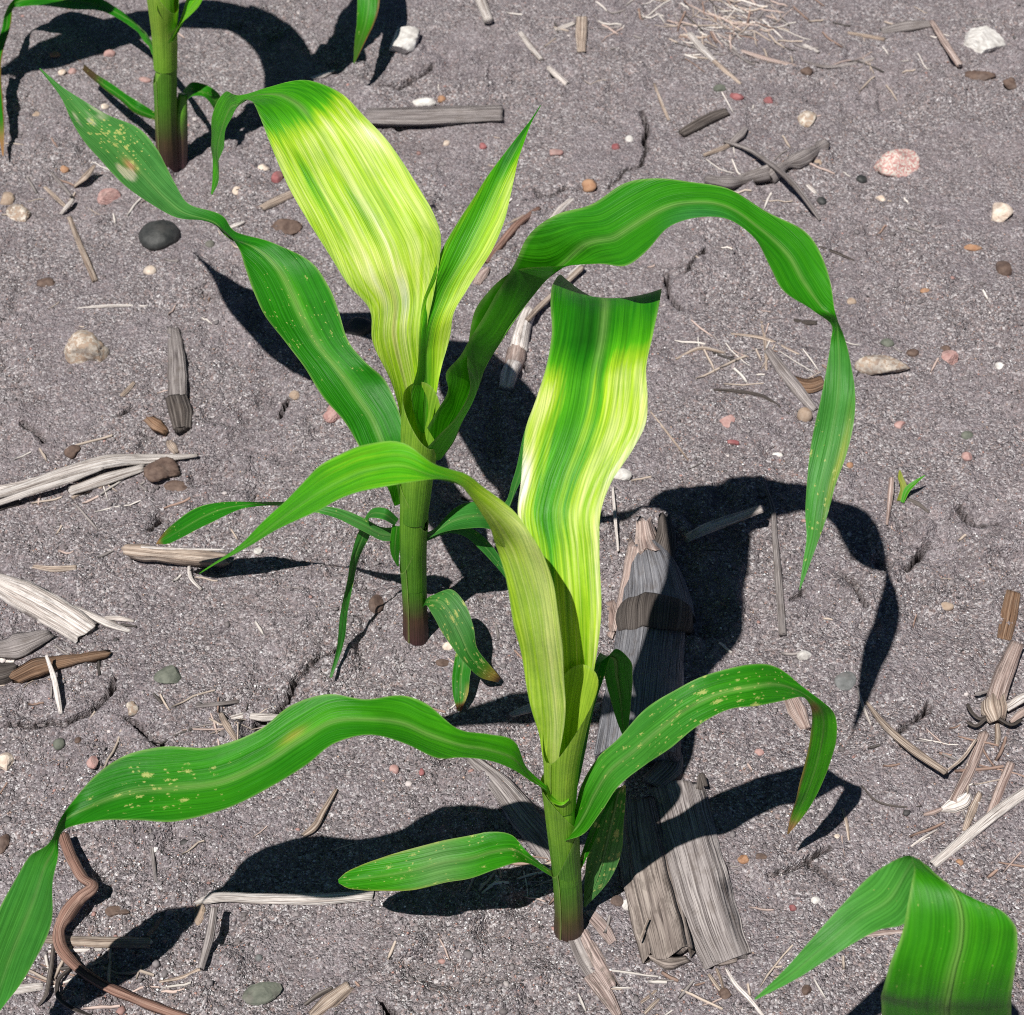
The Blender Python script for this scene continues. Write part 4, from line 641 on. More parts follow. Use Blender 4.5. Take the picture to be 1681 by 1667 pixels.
stick('straw', [(380, 1180), (400, 1175)], [8, 9], 'white', 'tiny white chip beside the longer white chip', 'straw', .4)
stick('straw', [(412, 1176), (432, 1178), (458, 1178)], [10, 13, 9], 'white', 'white chip poking from behind the long arching leaf', 'straw', .4)
stick('straw', [(362, 1172), (374, 1195), (388, 1216)], [8, 11, 8], 'tan', 'tan fragment next to the white chips', 'straw', .5)
stick('straw', [(246, 1360), (250, 1400), (256, 1448)], [5, 7, 5], 'grey', 'thin grey straw half buried below the long arching leaf', 'straw', .6)
stick('husk', [(512, 1668), (540, 1645), (575, 1618)], [14, 24, 16], 'tan', 'weathered tan husk near the green-grey flat pebble', 'husk', .3, jag=.8, ridge=.2)
stick('straw', [(500, 1650), (525, 1632), (545, 1622)], [6, 8, 5], 'dark', 'dark sliver beside the weathered tan husk', 'straw', .5)
stick('bark_chip', [(285, 540), (290, 580), (292, 620), (293, 660)], [22, 32, 38, 36], 'grey', 'grey upright-grained bark chip with a dark crumbly foot', 'bark', .22, jag=.5, n=20, ridge=.25, sink=.05)
stick('bark_chip', [(288, 655), (295, 680), (298, 706)], [32, 36, 26], 'dark', 'dark crumbly bark lump at the end of the grey chip', 'bark', .4, jag=.4, ridge=.35)
stick('husk', [(246, 690), (258, 700), (270, 708)], [16, 22, 14], 'brown', 'brown curled husk bit by the dark bark lump', 'husk', .6, jag=.8, ridge=.3)
stick('straw', [(278, 725), (284, 735), (290, 744)], [10, 14, 8], 'tan', 'tan flake in front of the bark chip', 'straw', .4)
stick('straw', [(200, 650), (210, 640), (220, 628)], [8, 9, 6], 'tan', 'small tan splinter near the grey bark chip', 'straw', .5)
stick('straw', [(128, 506), (170, 503), (205, 502), (242, 503)], [3, 7, 6, 4], 'white', 'lone white straw on smooth soil below the black pebble', 'straw', .6)
stick('straw', [(114, 358), (126, 390), (142, 428), (156, 462)], [8, 9, 11, 10], 'tan', 'slim tan straw pointing away from the crossed sticks', 'straw', .7, jag=.4)
stick('straw', [(74, 308), (92, 325), (110, 342)], [6, 8, 6], 'tan', 'one tan stick of a small crossed pair', 'straw', .7, lift=[.2, .3, .2])
stick('straw', [(100, 352), (112, 338), (120, 328)], [7, 9, 6], 'white', 'pale stick of the small crossed pair', 'straw', .6, lift=[.1, .3, .4])
stick('straw', [(84, 284), (98, 300), (116, 322)], [5, 7, 5], 'grey', 'grey straw above the crossed pair of sticks', 'straw', .7, lift=[.3, .3, .3])
stick('leaf_scrap', [(122, 306), (138, 292), (155, 272)], [7, 12, 5], 'tan', 'curled dry leaf scrap below the blotched leaf tip', 'leaf scrap', .2, lift=[.1, .4, .8])
stick('straw', [(430, 342), (455, 330), (480, 318)], [12, 16, 14], 'tan', 'straw end sticking out behind the wide yellow leaf', 'straw', .5)
stick('straw', [(370, 376), (388, 370), (402, 364)], [5, 8, 4], 'white', 'small white straw next to the twisted leaf', 'straw', .5)
# behind the plants
stick('wood_chip', [(602, 192), (660, 192), (740, 190), (824, 187)], [32, 36, 36, 34], 'grey', 'flat grey wood chip with long cracks, half buried', 'wood chip', .22, jag=.15, n=22, ridge=.22, sink=.02)
stick('straw', [(786, -8), (794, 12), (802, 34)], [20, 18, 17], 'white', 'stubby cream straw with a dark hollow end', 'straw', .8, lift=[.1, .2, .3], jag=.2)
stick('straw', [(854, 54), (870, 76), (888, 98)], [9, 11, 9], 'white', 'white straw in line with another, beside a flat brown chip', 'straw', .6)
stick('straw', [(893, 104), (912, 122), (930, 138)], [8, 12, 11], 'white', 'cream straw lying end to end with a white straw', 'straw', .6)
stick('wood_chip', [(955, 30), (954, 55), (954, 82)], [20, 20, 15], 'tan', 'flat brown chip standing on edge in bare soil', 'wood chip', .3, lift=[.3, .3, .1])
stick('straw', [(912, 50), (928, 44), (942, 38)], [6, 8, 6], 'white', 'white splinter touching the flat brown chip', 'straw', .5)
stick('straw', [(1074, 138), (1084, 165), (1098, 198)], [4, 6, 5], 'tan', 'thin tan straw near a crack in open soil', 'straw', .7)
stick('straw', [(512, 130), (530, 124), (548, 116)], [8, 10, 6], 'white', 'white sliver beside the wide yellow leaf top', 'straw', .5)
stick('straw', [(1132, 56), (1150, 78), (1172, 100)], [12, 14, 10], 'white', 'white straw broken in the middle, by the tangled straw patch', 'straw', .6)
stick('straw', [(1172, 100), (1192, 118), (1216, 138)], [9, 10, 6], 'tan', 'browned half of the broken straw', 'straw', .6)
stick('straw', [(1218, 84), (1250, 95), (1306, 109)], [7, 11, 8], 'pink', 'pinkish straw pointing out of the tangled straw patch', 'straw', .6)
stick('straw', [(1318, 100), (1355, 110), (1395, 106), (1436, 96)], [4, 6, 7, 6], 'grey', 'thin curved grey straw on open soil', 'straw', .7)
stick('straw', [(1392, 54), (1424, 60), (1452, 65)], [6, 9, 8], 'tan', 'tan straw touching the layered grey chip', 'straw', .6)
stick('straw', [(1448, 52), (1490, 44), (1528, 40)], [10, 18, 12], 'grey', 'layered grey chip near the white angular stone', 'straw', .4, ridge=.2)
stick('straw', [(1530, 36), (1552, 72), (1576, 108)], [9, 13, 12], 'pink', 'pink-tan straw beside the white angular stone', 'straw', .7, lift=[.3, .3, .2])
stick('straw', [(1320, 74), (1332, 80), (1344, 86)], [6, 7, 5], 'white', 'pale fleck of straw by the pinkish straw', 'straw', .5)
TW = tag(empty('gnarled_twig', gp(1265, 275)), 'gnarled grey twig broken at the joints, behind the hoop-shaped leaf', 'twig')
stick('limb', [(1352, 236), (1320, 255), (1285, 272), (1262, 288)], [20, 26, 22, 24], 'grey', None, None, .85, parent=TW, ridge=.45, knobs=.8, jag=.4, lift=[.25] * 4)
stick('limb', [(1262, 285), (1235, 292), (1200, 300), (1160, 296)], [26, 18, 22, 16], 'grey', None, None, .85, parent=TW, ridge=.45, knobs=.8, jag=.4, lift=[.25] * 4)
stick('twig', [(1190, 232), (1225, 244), (1260, 266), (1300, 300), (1335, 345), (1346, 362)], [6, 8, 9, 10, 8, 4], 'grey', 'long thin twig arching over the gnarled one', 'twig', .8, lift=[.2, .4, .8, 1.0, .5, .1])
stick('straw', [(1156, 255), (1185, 244), (1202, 236)], [8, 11, 8], 'tan', 'tan straw under the end of the arching twig', 'straw', .6)
stick('straw', [(1200, 236), (1215, 222), (1225, 210)], [9, 13, 7], 'grey', 'grey sliver crossing the tan straw', 'straw', .5, lift=[.2, .3, .2])
stick('stalk_piece', [(1118, 220), (1145, 205), (1172, 192), (1194, 184)], [18, 24, 22, 16], 'dark', 'dark rotten stalk piece in open soil', 'stalk', .7, jag=.5, ridge=.3)
stick('straw', [(1326, 304), (1334, 312), (1340, 318)], [6, 8, 5], 'white', 'tiny white straw near the tip of the arching twig', 'straw', .5)
# between the tall plant and the folded leaf
BN = tag(empty('old_stalk', gp(852, 580)), 'bleached white stalk joint partly in shadow behind the dark rolled leaf', 'stalk')
stick('shaft', [(868, 512), (856, 545), (850, 575)], [22, 26, 30], 'white', None, None, .85, parent=BN, n=18, ridge=.14, jag=.3, lift=[.1, .1, .1])
stick('joint', [(850, 572), (847, 590), (842, 606)], [30, 33, 28], 'pink', 'browned joint of the stalk', None, .85, parent=BN, n=18, ridge=.15, jag=.2, lift=[.1, .1, .1])
stick('stub', [(843, 600), (836, 618), (832, 636)], [28, 27, 24], 'white', None, None, .8, parent=BN, n=18, ridge=.12, jag=.4, lift=[.1, .1, .1])
stick('straw', [(866, 526), (885, 505), (912, 480), (955, 440)], [10, 11, 9, 11], 'tan', 'tan straw leaning on the bleached stalk joint', 'straw', .7, lift=[.6, .5, .4, .3])
stick('straw', [(905, 362), (922, 342), (938, 328)], [11, 14, 10], 'white', 'forked white straw showing above the hoop-shaped leaf', 'straw', .6, jag=1.0)
stick('straw', [(796, 432), (822, 400), (845, 372), (884, 342)], [11, 13, 13, 9], 'redbrown', 'brown twig lying along the edge of the rolled leaf', 'twig', .7, jag=.6, ridge=.2)
stick('straw', [(826, 372), (845, 362), (868, 350)], [4, 6, 4], 'tan', 'thin straw beside that brown twig', 'straw', .7)
stick('husk', [(782, 466), (790, 452), (800, 442)], [12, 18, 9], 'pink', 'pale husk crumb at the lower end of the brown twig', 'husk', .5, ridge=.3)
stick('straw', [(936, 452), (950, 440), (962, 428)], [9, 11, 9], 'white', 'white straw tip above the fold of the blunt leaf', 'straw', .6)
stick('straw', [(838, 1174), (868, 1164), (900, 1156)], [9, 14, 12], 'white', 'sunlit pale straw behind the leaf whorl', 'straw', .5, lift=[.2, .2, .2])
stick('straw', [(945, 1166), (962, 1164), (985, 1160)], [12, 13, 12], 'white', 'white straw stub showing beside the whorl', 'straw', .5)
# right of the hoop-shaped leaf
stick('wood_piece', [(1262, 576), (1285, 608), (1310, 640), (1336, 672)], [12, 19, 20, 14], 'grey', 'dark grey wood splinter ending at a round pebble', 'wood', .5, ridge=.2, jag=.5)
stick('wood_piece', [(1296, 622), (1325, 634), (1352, 626)], [12, 22, 16], 'brown', 'brown wood lump partly behind the hanging leaf', 'wood', .5, ridge=.3)
stick('twig', [(1172, 640), (1200, 642), (1250, 650), (1296, 680)], [5, 8, 7, 3], 'dark', 'dark forked twig lying flat on gritty soil', 'twig', .7)
stick('straw', [(1200, 548), (1250, 555), (1312, 582)], [4, 7, 4], 'tan', 'tan straw among thin rootlets', 'straw', .6)
stick('straw', [(1250, 528), (1256, 562), (1258, 608)], [4, 6, 4], 'tan', 'thin straw crossing the tan one', 'straw', .6)
stick('straw', [(1110, 590), (1150, 572), (1190, 580)], [5, 8, 5], 'tan', 'curved tan straw next to the blunt folded leaf', 'straw', .6)
stick('straw', [(1068, 676), (1095, 710), (1130, 756)], [3, 4, 3], 'tan', 'hair-thin straw running from the blunt leaf into shadow', 'straw', .8)
stick('straw', [(1304, 526), (1325, 530), (1340, 530)], [6, 9, 7], 'dark', 'small dark wood sliver by the hoop leaf twist', 'wood', .5)
stick('straw', [(1345, 405), (1375, 416), (1402, 428)], [4, 5, 3], 'dark', 'wiry dark rootlet beside the top of the hoop leaf', 'twig', .8)
stick('straw', [(1464, 784), (1462, 810), (1456, 862)], [9, 10, 4], 'pink', 'pink-tan straw beside the tiny green sprout', 'straw', .6, lift=[.5, .4, .1])
stick('rootlet', [(1482, 818), (1505, 826), (1525, 842)], [6, 8, 4], 'dark', 'dark rootlet at the foot of the tiny green sprout', 'twig', .8)
stick('husk_chip', [(1664, 972), (1656, 1010), (1648, 1050)], [22, 26, 22], 'brown', 'flat rust-brown husk chip above the root crown', 'husk', .15, jag=.12, n=14)
RC = tag(empty('root_clump', gp(1636, 1172)), 'old corn root crown with a split pale stalk and curling rootlets', 'root crown')
stick('stalk', [(1668, 1062), (1652, 1100), (1638, 1140), (1632, 1162)], [22, 28, 30, 30], 'pink', None, None, .7, parent=RC, jag=.8, ridge=.2, lift=[.5, .5, .5, .4])
stick('crown_lump', [(1632, 1150), (1634, 1168), (1638, 1182)], [34, 40, 26], 'tan', None, None, .9, parent=RC, ridge=.3, lift=[.3, .3, .3])
for pts in ([(1626, 1170), (1608, 1180), (1594, 1168), (1588, 1156)], [(1640, 1180), (1660, 1190), (1676, 1182)], [(1600, 1140), (1618, 1136), (1640, 1128), (1652, 1128)], [(1620, 1152), (1650, 1154), (1685, 1140)], [(1618, 1180), (1600, 1192), (1588, 1186)]):
    stick('rootlet', pts, 6, 'dark' if pts[0][1] > 1160 else 'grey', None, None, .8, parent=RC, lift=[.5] * len(pts))
stick('rootlet', [(1636, 1186), (1638, 1205), (1636, 1224)], [8, 11, 8], 'tan', None, None, .7, parent=RC)
stick('straw', [(1652, 1164), (1672, 1150), (1700, 1136)], [10, 14, 12], 'white', 'white straw pushed against the root crown', 'straw', .5, lift=[.4, .5, .5])
stick('straw', [(1660, 1186), (1676, 1172), (1700, 1160)], [8, 11, 9], 'pink', 'pinkish straw under the white one at the root crown', 'straw', .5, lift=[.1, .2, .2])
stick('husk_flake', [(1545, 1330), (1562, 1324), (1580, 1316), (1588, 1306)], [6, 22, 24, 14], 'white', 'small bright cream husk flake', 'husk', .25, jag=.8, ridge=.3)
stick('straw', [(1516, 1338), (1532, 1334), (1546, 1328)], [4, 7, 5], 'pink', 'thin pink straw at the cream flake', 'straw', .5)
stick('rootlet', [(1414, 1290), (1440, 1316), (1470, 1324), (1512, 1324)], [3, 4, 4, 3], 'dark', 'dark hair-like rootlet near the browned leaf tip', 'twig', .8)
stick('straw', [(1384, 1328), (1390, 1352), (1394, 1380)], [5, 6, 4], 'tan', 'short tan straw by the point of a leaf shadow', 'straw', .7)
stick('straw', [(1496, 1390), (1515, 1376), (1540, 1362)], [3, 4, 2], 'white', 'faint pale straw above the folded leaf crest', 'straw', .5)
stick('straw', [(1164, 1600), (1174, 1615), (1186, 1630)], [6, 8, 6], 'tan', 'one of two short straws at the foot of the flat grey rind', 'straw', .6)
stick('straw', [(1176, 1590), (1184, 1610), (1188, 1626)], [5, 6, 5], 'tan', 'second short straw at the foot of the flat grey rind', 'straw', .6)
stick('straw', [(1192, 1590), (1206, 1614), (1230, 1640), (1256, 1672)], [4, 7, 8, 5], 'white', 'whitish straw reaching from the rind towards the folded leaf tip', 'straw', .5)
stick('straw', [(1052, 1646), (1066, 1636), (1078, 1626)], [5, 6, 4], 'tan', 'short tan straw below the crumbling rind', 'straw', .6)
stick('straw', [(1058, 1664), (1070, 1652), (1082, 1640)], [5, 7, 4], 'tan', 'lower short tan straw below the crumbling rind', 'straw', .6)
stick('straw', [(1418, 1536), (1450, 1532), (1484, 1530)], [6, 10, 8], 'pink', 'pink straw seen under the folded leaf', 'straw', .6)
stick('straw', [(1050, 1545), (1058, 1524), (1064, 1508)], [3, 4, 3], 'tan', 'thin straw stuck to the crumbling rind', 'straw', .7, lift=[.8, .8, .8])

# the tiny green sprout
SPR = tag(empty('grass_sprout', gp(1480, 822)), 'tiny yellow-green sprout in open soil', 'sprout')
leaf(SPR, [(1478, 824, 1484, 826, .1), (1486, 800, 1494, 806, .7), (1500, 790, 1504, 795, 1.0), (1518, 780, 1519, 781, 1.2)], 1.4, fold=.1, nv=24, nu=7, rib=False, seed=51, name='blade')
leaf(SPR, [(1472, 822, 1482, 822, .1), (1478, 800, 1490, 802, .6), (1474, 784, 1482, 782, .9), (1476, 772, 1478, 772, 1.0)], 2.0, tint=[(lambda u, q: .7 + 0 * u, (.30, .24, .05))], fold=.1, nv=24, nu=7, rib=False, seed=52, name='blade')

# ------------------------------------------------------------------ stones
import bmesh
_bm = bmesh.new(); bmesh.ops.create_icosphere(_bm, subdivisions=4, radius=1.0); _bm.verts.ensure_lookup_table()
ICO_V = np.array([v.co[:] for v in _bm.verts]); ICO_F = [[v.index for v in f.verts] for f in _bm.faces]; _bm.free()
_bm = bmesh.new(); bmesh.ops.create_icosphere(_bm, subdivisions=3, radius=1.0); _bm.verts.ensure_lookup_table()
ICS_V = np.array([v.co[:] for v in _bm.verts]); ICS_F = [[v.index for v in f.verts] for f in _bm.faces]; _bm.free()
def stone(name, x, y, w, h, mat, label, cat, facets=0, rough=.10, rot=0.0, group=None, tall=.75, sink=.5, seed=0, taper=0.0):
    name = 'clod' if cat == 'clod' else name
    r = np.random.default_rng(int(x * 13 + y * 7 + seed)); big = max(w, h) > 34
    V = (ICO_V if big else ICS_V).copy(); Fc = ICO_F if big else ICS_F
    for _ in range(facets):
        n_ = unit(r.normal(size=3)); d = r.uniform(.48, .78); k = V @ n_; V = V - np.maximum(k - d, 0)[:, None] * n_ * .96
    ph = r.uniform(0, 6.28, (5, 3)); fr = r.uniform(1.2, 3.2, (5, 3)) * r.choice([-1, 1], (5, 3))
    nz = sum(np.sin(V @ fr[i] + ph[i, 0]) for i in range(5)) / 5; fi = sum(np.sin((V @ fr[i]) * 4 + ph[i, 1]) * np.cos((V @ fr[(i + 1) % 5]) * 5 + ph[i, 2]) for i in range(5)) / 5
    V = V * (1 + (rough * 1.3 + .05) * nz + (rough * .6 + .03) * fi)[:, None]
    V[:, 0] *= 1 + taper * V[:, 1]
    m = ppm(x, y); rx = w / 2 / m; ry = h / 2 / m / .86; rz = min(rx, ry) * tall
    V = V * np.array([rx, ry, rz]); ca, sa = math.cos(rot), math.sin(rot); V = np.stack([V[:, 0] * ca - V[:, 1] * sa, V[:, 0] * sa + V[:, 1] * ca, V[:, 2]], 1)
    q = gp(x, y); c_ = px(x, y, q[2] + rz * (1 - 2 * min(.52, sink + .10)) * .6); V = V + c_
    return tag(mk(name, V, Fc, STN[mat], smooth=facets == 0 or rough > .15), label, cat, group)
stone('stone', 664, 72, 50, 72, 'white', 'white wedge-shaped stone at the edge of the big dark shadow', 'stone', 7, .05, -.55, tall=1.0, sink=.25)
stone('stone', 1612, 70, 78, 62, 'white', 'large white angular stone by the pink-tan straw', 'stone', 8, .05, .35, tall=.7, sink=.3)
stone('stone', 1478, 273, 92, 50, 'granite', 'lumpy pink granite stone in open soil', 'stone', 3, .16, .25, tall=.8, sink=.35)
stone('stone', 1643, 352, 42, 38, 'cream', 'rounded cream quartz stone', 'stone', 4, .07, .2, tall=.8, sink=.3)
stone('stone', 262, 387, 66, 60, 'black', 'smooth black flat pebble under the twisted leaf', 'stone', 0, .05, .3, tall=.6, sink=.2)
stone('stone', 143, 575, 72, 62, 'rough', 'rough pitted tan and white rock', 'stone', 2, .20, -.5, tall=.8, sink=.25)
stone('stone', 1446, 604, 86, 40, 'rough', 'whitish crusted rock with soil on its face', 'stone', 2, .16, -.1, tall=.7, sink=.42, seed=5)
stone('stone', 30, 352, 40, 32, 'rough', 'rough cream rock near the crossed sticks', 'stone', 3, .15, 0, sink=.3)
stone('stone', 180, 325, 38, 38, 'pink', 'pink pebble under the blotched leaf', 'stone', 2, .10, .3, sink=.35)
stone('stone', 1556, 590, 38, 32, 'pink', 'salmon pink stone with a dark chip behind', 'stone', 4, .12, .2, sink=.3)
stone('pebble', 1552, 574, 18, 14, 'brown', 'dark chip behind the salmon pink stone', 'pebble', 2, .1)
stone('pebble', 970, 306, 28, 24, 'orange', 'bright orange knobbly stone behind the hoop-shaped leaf', 'pebble', 3, .18, sink=.25)
stone('pebble', 1321, 682, 26, 24, 'tan', 'round tan pebble at the end of the dark splinter', 'pebble', 0, .04, tall=.95, sink=.25)
stone('pebble', 247, 445, 22, 18, 'cream', 'small cream pebble below the black one', 'pebble', 0, .07, sink=.3)
stone('stone', 546, 678, 34, 38, 'pink', 'pink stone half hidden by the dark twisted leaf', 'stone', 2, .08, sink=.3)
stone('stone', 278, 1110, 52, 34, 'green', 'flat green-grey stone on smooth soil', 'stone', 4, .05, .5, tall=.5, sink=.3, taper=.2)
stone('pebble', 97, 1222, 20, 20, 'green', 'small round green-grey pebble below the long crack', 'pebble', 0, .05, sink=.3)
stone('pebble', 128, 1216, 12, 11, 'brown', 'tiny dark pebble next to the green-grey one', 'pebble', 0, .06)
stone('pebble', 215, 1165, 24, 24, 'rough', 'knobbly whitish pebble between two cracks', 'pebble', 2, .2, sink=.3)
stone('stone', 8, 1252, 34, 30, 'cream', 'pinkish cream stone left of the long arching leaf'.replace('left of', 'behind'), 'stone', 4, .1, sink=.3)
stone('stone', 152, 1252, 20, 22, 'pink', 'pale pink stone touching the long leaf edge', 'stone', 3, .1, sink=.3)
stone('stone', 430, 1630, 66, 36, 'green', 'flat olive stone sunk in the soil', 'stone', 2, .05, .35, tall=.45, sink=.45)
stone('pebble', 425, 1573, 14, 12, 'grey', 'tiny dark grey pebble above the olive stone', 'pebble', 0, .06)
stone('stone', 4, 1385, 22, 34, 'brown', 'brown clod beside the drooping leaf bend', 'clod', 3, .12, sink=.35)
stone('pebble', 618, 992, 26, 32, 'brown', 'brown pebble beside the thin hanging leaf', 'pebble', 2, .1, sink=.35)
stone('pebble', 736, 1062, 20, 14, 'cream', 'small cream pebble beside the battered first leaf', 'pebble', 1, .1)
stone('pebble', 727, 1089, 26, 14, 'brown', 'flat brown pebble beside the battered first leaf', 'pebble', 1, .08, sink=.5)
stone('stone', 1388, 1118, 34, 36, 'grey', 'flat blue-grey stone at the edge of the hanging leaf shadow', 'stone', 3, .05, -.5, tall=.45, sink=.35)
stick('husk', [(1296, 1142), (1308, 1168), (1322, 1196)], [26, 32, 18], 'pink', 'pinkish husk lump behind the bend of the speckled leaf', 'husk', .5, jag=.6, ridge=.35)
stone('stone', 1020, 780, 34, 22, 'white', 'pale stone at the shadow edge beside the blunt leaf', 'stone', 4, .08, sink=.35)
stone('stone', 1328, 198, 36, 34, 'rough', 'crumbly cream stone behind the gnarled twig', 'stone', 2, .22, tall=.5, sink=.4)
stone('pebble', 1262, 166, 20, 15, 'red', 'dark red pebble on open soil', 'pebble', 2, .06, sink=.25)
stone('pebble', 1210, 159, 24, 17, 'red', 'crimson flat pebble near the broken straw', 'pebble', 2, .05, -.6, sink=.35)
stone('pebble', 1182, 146, 22, 16, 'green', 'green-grey pebble beside the crimson one', 'pebble', 1, .06, sink=.45)
stone('stone', 590, 538, 46, 36, 'black', 'dark stone half hidden behind the wide yellow leaf', 'stone', 0, .08, sink=.3)
stone('pebble', 180, 90, 20, 18, 'pink', 'rosy pebble on sunlit soil behind the blotched leaf tip', 'pebble', 2, .1, sink=.25)
stone('pebble', 90, 91, 18, 13, 'orange', 'orange pebble at the edge of a leaf shadow', 'pebble', 2, .1, sink=.3)
stone('pebble', 102, 120, 14, 12, 'cream', 'cream pebble between the orange and the rosy one', 'pebble', 1, .1)
stone('pebble', 119, 118, 14, 13, 'pink', 'dull pink pebble next to the cream one', 'pebble', 1, .1)
stone('pebble', 106, 279, 17, 15, 'orange', 'orange pebble near the crossed sticks', 'pebble', 1, .08, sink=.3)
stone('pebble', 55, 190, 22, 15, 'tan', 'tan pebble beside the hanging browned leaf tip', 'pebble', 1, .1, sink=.4)
stone('pebble', 172, 176, 14, 12, 'cream', 'pale pebble by the withered narrow leaf', 'pebble', 1, .1)
stone('pebble', 238, 132, 22, 12, 'pink', 'flat pink pebble next to the thick stem', 'pebble', 1, .1, sink=.45)
stone('stone', 10, 328, 30, 26, 'tan', 'tan half-buried stone behind the rough cream rock', 'stone', 1, .08, sink=.5)
stone('pebble', 345, 402, 16, 15, 'green', 'small dark green pebble near the twisted leaf', 'pebble', 0, .05, sink=.3)
stone('pebble', 455, 292, 24, 24, 'red', 'dull red pebble beside the wide yellow leaf', 'pebble', 2, .1, sink=.35)
stone('pebble', 434, 276, 20, 16, 'cream', 'cream pebble beside the dull red one', 'pebble', 2, .12)
stone('pebble', 389, 314, 16, 16, 'cream', 'pale pebble under the hanging tip of the wide leaf', 'pebble', 2, .1)
stone('stone', 696, 169, 40, 16, 'white', 'white stone behind the grey wood chip', 'stone', 4, .06, tall=.8, sink=.3)
stone('pebble', 724, 163, 16, 12, 'orange', 'rust pebble beside the white stone', 'pebble', 1, .08)
stone('pebble', 733, 236, 12, 15, 'cream', 'cream pebble in open soil below the wood chip', 'pebble', 0, .08)
stone('pebble', 792, 241, 17, 12, 'red', 'small red pebble below the grey wood chip', 'pebble', 2, .08)
stone('pebble', 1012, 242, 18, 13, 'red', 'purple-red pebble near the forked crack', 'pebble', 1, .06, sink=.4)
stone('pebble', 1033, 229, 14, 15, 'white', 'white pebble near the forked crack', 'pebble', 0, .08)
stone('pebble', 914, 252, 22, 16, 'pink', 'cluster-like pinkish pebble in open soil', 'pebble', 2, .2, sink=.4)
stone('pebble', 1414, 295, 17, 15, 'black', 'black pebble next to the pink granite', 'pebble', 0, .08, sink=.3)
stone('pebble', 1349, 331, 17, 16, 'black', 'black pebble by the arching twig tip', 'pebble', 0, .08, sink=.3)
stone('pebble', 1445, 328, 18, 13, 'cream', 'pale yellow pebble below the pink granite', 'pebble', 2, .12)
stone('pebble', 1343, 268, 14, 13, 'tan', 'tan pebble below the end of the gnarled twig', 'pebble', 1, .1)
stone('pebble', 1598, 407, 30, 14, 'orange', 'faded orange flake-like pebble in open soil', 'pebble', 2, .15, sink=.45)
stone('stone', 1648, 442, 28, 32, 'brown', 'grey-brown clod casting a short shadow', 'clod', 2, .1, sink=.3)
stone('pebble', 1398, 496, 16, 14, 'tan', 'tan pebble beside the hoop leaf bend', 'pebble', 1, .1)
stone('pebble', 1519, 478, 16, 10, 'orange', 'small orange pebble in open soil below the granite', 'pebble', 1, .1)
stone('pebble', 1456, 564, 22, 16, 'green', 'dark green pebble behind the crusted rock', 'pebble', 1, .06, sink=.4)
stone('pebble', 1498, 580, 22, 14, 'brown', 'brown glossy pebble beside the crusted rock', 'pebble', 0, .05, sink=.35)
stone('pebble', 1588, 716, 22, 16, 'green', 'green-grey pebble above the bright pink one', 'pebble', 2, .05, -.5, sink=.4)
stone('pebble', 1587, 750, 18, 17, 'pink', 'bright pink pebble on gritty soil', 'pebble', 1, .08, sink=.25)
stone('pebble', 1478, 698, 20, 13, 'pink', 'dull pink flat pebble on gritty soil', 'pebble', 1, .08, sink=.4)
stone('pebble', 1641, 602, 16, 15, 'white', 'white pebble on gritty soil', 'pebble', 1, .1)
stone('pebble', 1203, 728, 24, 12, 'red', 'red-brown flat pebble near the shadow top', 'pebble', 1, .06, sink=.4)
stone('pebble', 1276, 748, 18, 11, 'white', 'white pebble just above the hoop leaf shadow', 'pebble', 1, .1)
stone('pebble', 1194, 690, 24, 30, 'pink', 'pale pink half-buried flake near the red-brown pebble', 'pebble', 2, .12, -.4, tall=.3, sink=.5)
stone('pebble', 1395, 764, 12, 11, 'orange', 'rust pebble beside the hanging leaf', 'pebble', 0, .08)
stone('pebble', 1554, 996, 24, 16, 'tan', 'tan pebble in open soil right of the leaf shadow'.replace('right of', 'beyond'), 'pebble', 1, .08, sink=.4)
stone('pebble', 1320, 1077, 24, 18, 'white', 'greyish white pebble between stalk and hanging shadow', 'pebble', 2, .08, sink=.4)
stone('pebble', 1246, 1236, 16, 13, 'pink', 'pink pebble above a leaf shadow band', 'pebble', 1, .1)
stone('pebble', 1220, 1411, 20, 14, 'orange', 'peach pebble next to the flat grey rind', 'pebble', 2, .12, sink=.4)
stone('pebble', 1248, 1407, 24, 11, 'brown', 'dark pebble beside the peach one', 'pebble', 2, .08, sink=.45)
stone('pebble', 1374, 1374, 10, 10, 'cream', 'tiny cream pebble by the tip of a leaf shadow', 'pebble', 1, .1)
stone('pebble', 1338, 1478, 16, 12, 'white', 'white pebble in open soil above the folded leaf tip', 'pebble', 2, .1)
stone('pebble', 1301, 1491, 14, 11, 'red', 'tiny red pebble near the white one', 'pebble', 1, .1)
stone('pebble', 1575, 1416, 13, 10, 'orange', 'tiny rust pebble under the longest cream straw', 'pebble', 1, .1)
stone('pebble', 1324, 1626, 17, 16, 'brown', 'dark brown pebble near the folded leaf tip', 'pebble', 1, .1, sink=.35)
stone('pebble', 1190, 1632, 20, 18, 'brown', 'brown clod at the end of the two short straws', 'clod', 2, .15)
stone('pebble', 1030, 1486, 20, 18, 'white', 'whitish pebble beside the crumbling rind', 'pebble', 2, .12)
stone('pebble', 1012, 1480, 22, 16, 'brown', 'dark clod beside the whitish pebble', 'clod', 2, .15, sink=.4)
stone('pebble', 647, 1264, 18, 16, 'pink', 'rose pebble below the long arching leaf', 'pebble', 1, .08, sink=.4)
stone('pebble', 692, 1268, 10, 12, 'red', 'tiny red pebble below the long arching leaf', 'pebble', 1, .08)
stone('pebble', 424, 905, 16, 12, 'white', 'tiny white pebble by the thin leaf shadow', 'pebble', 1, .1)
stone('pebble', 484, 650, 18, 16, 'tan', 'tan pebble beside a short crack', 'pebble', 1, .1, sink=.35)
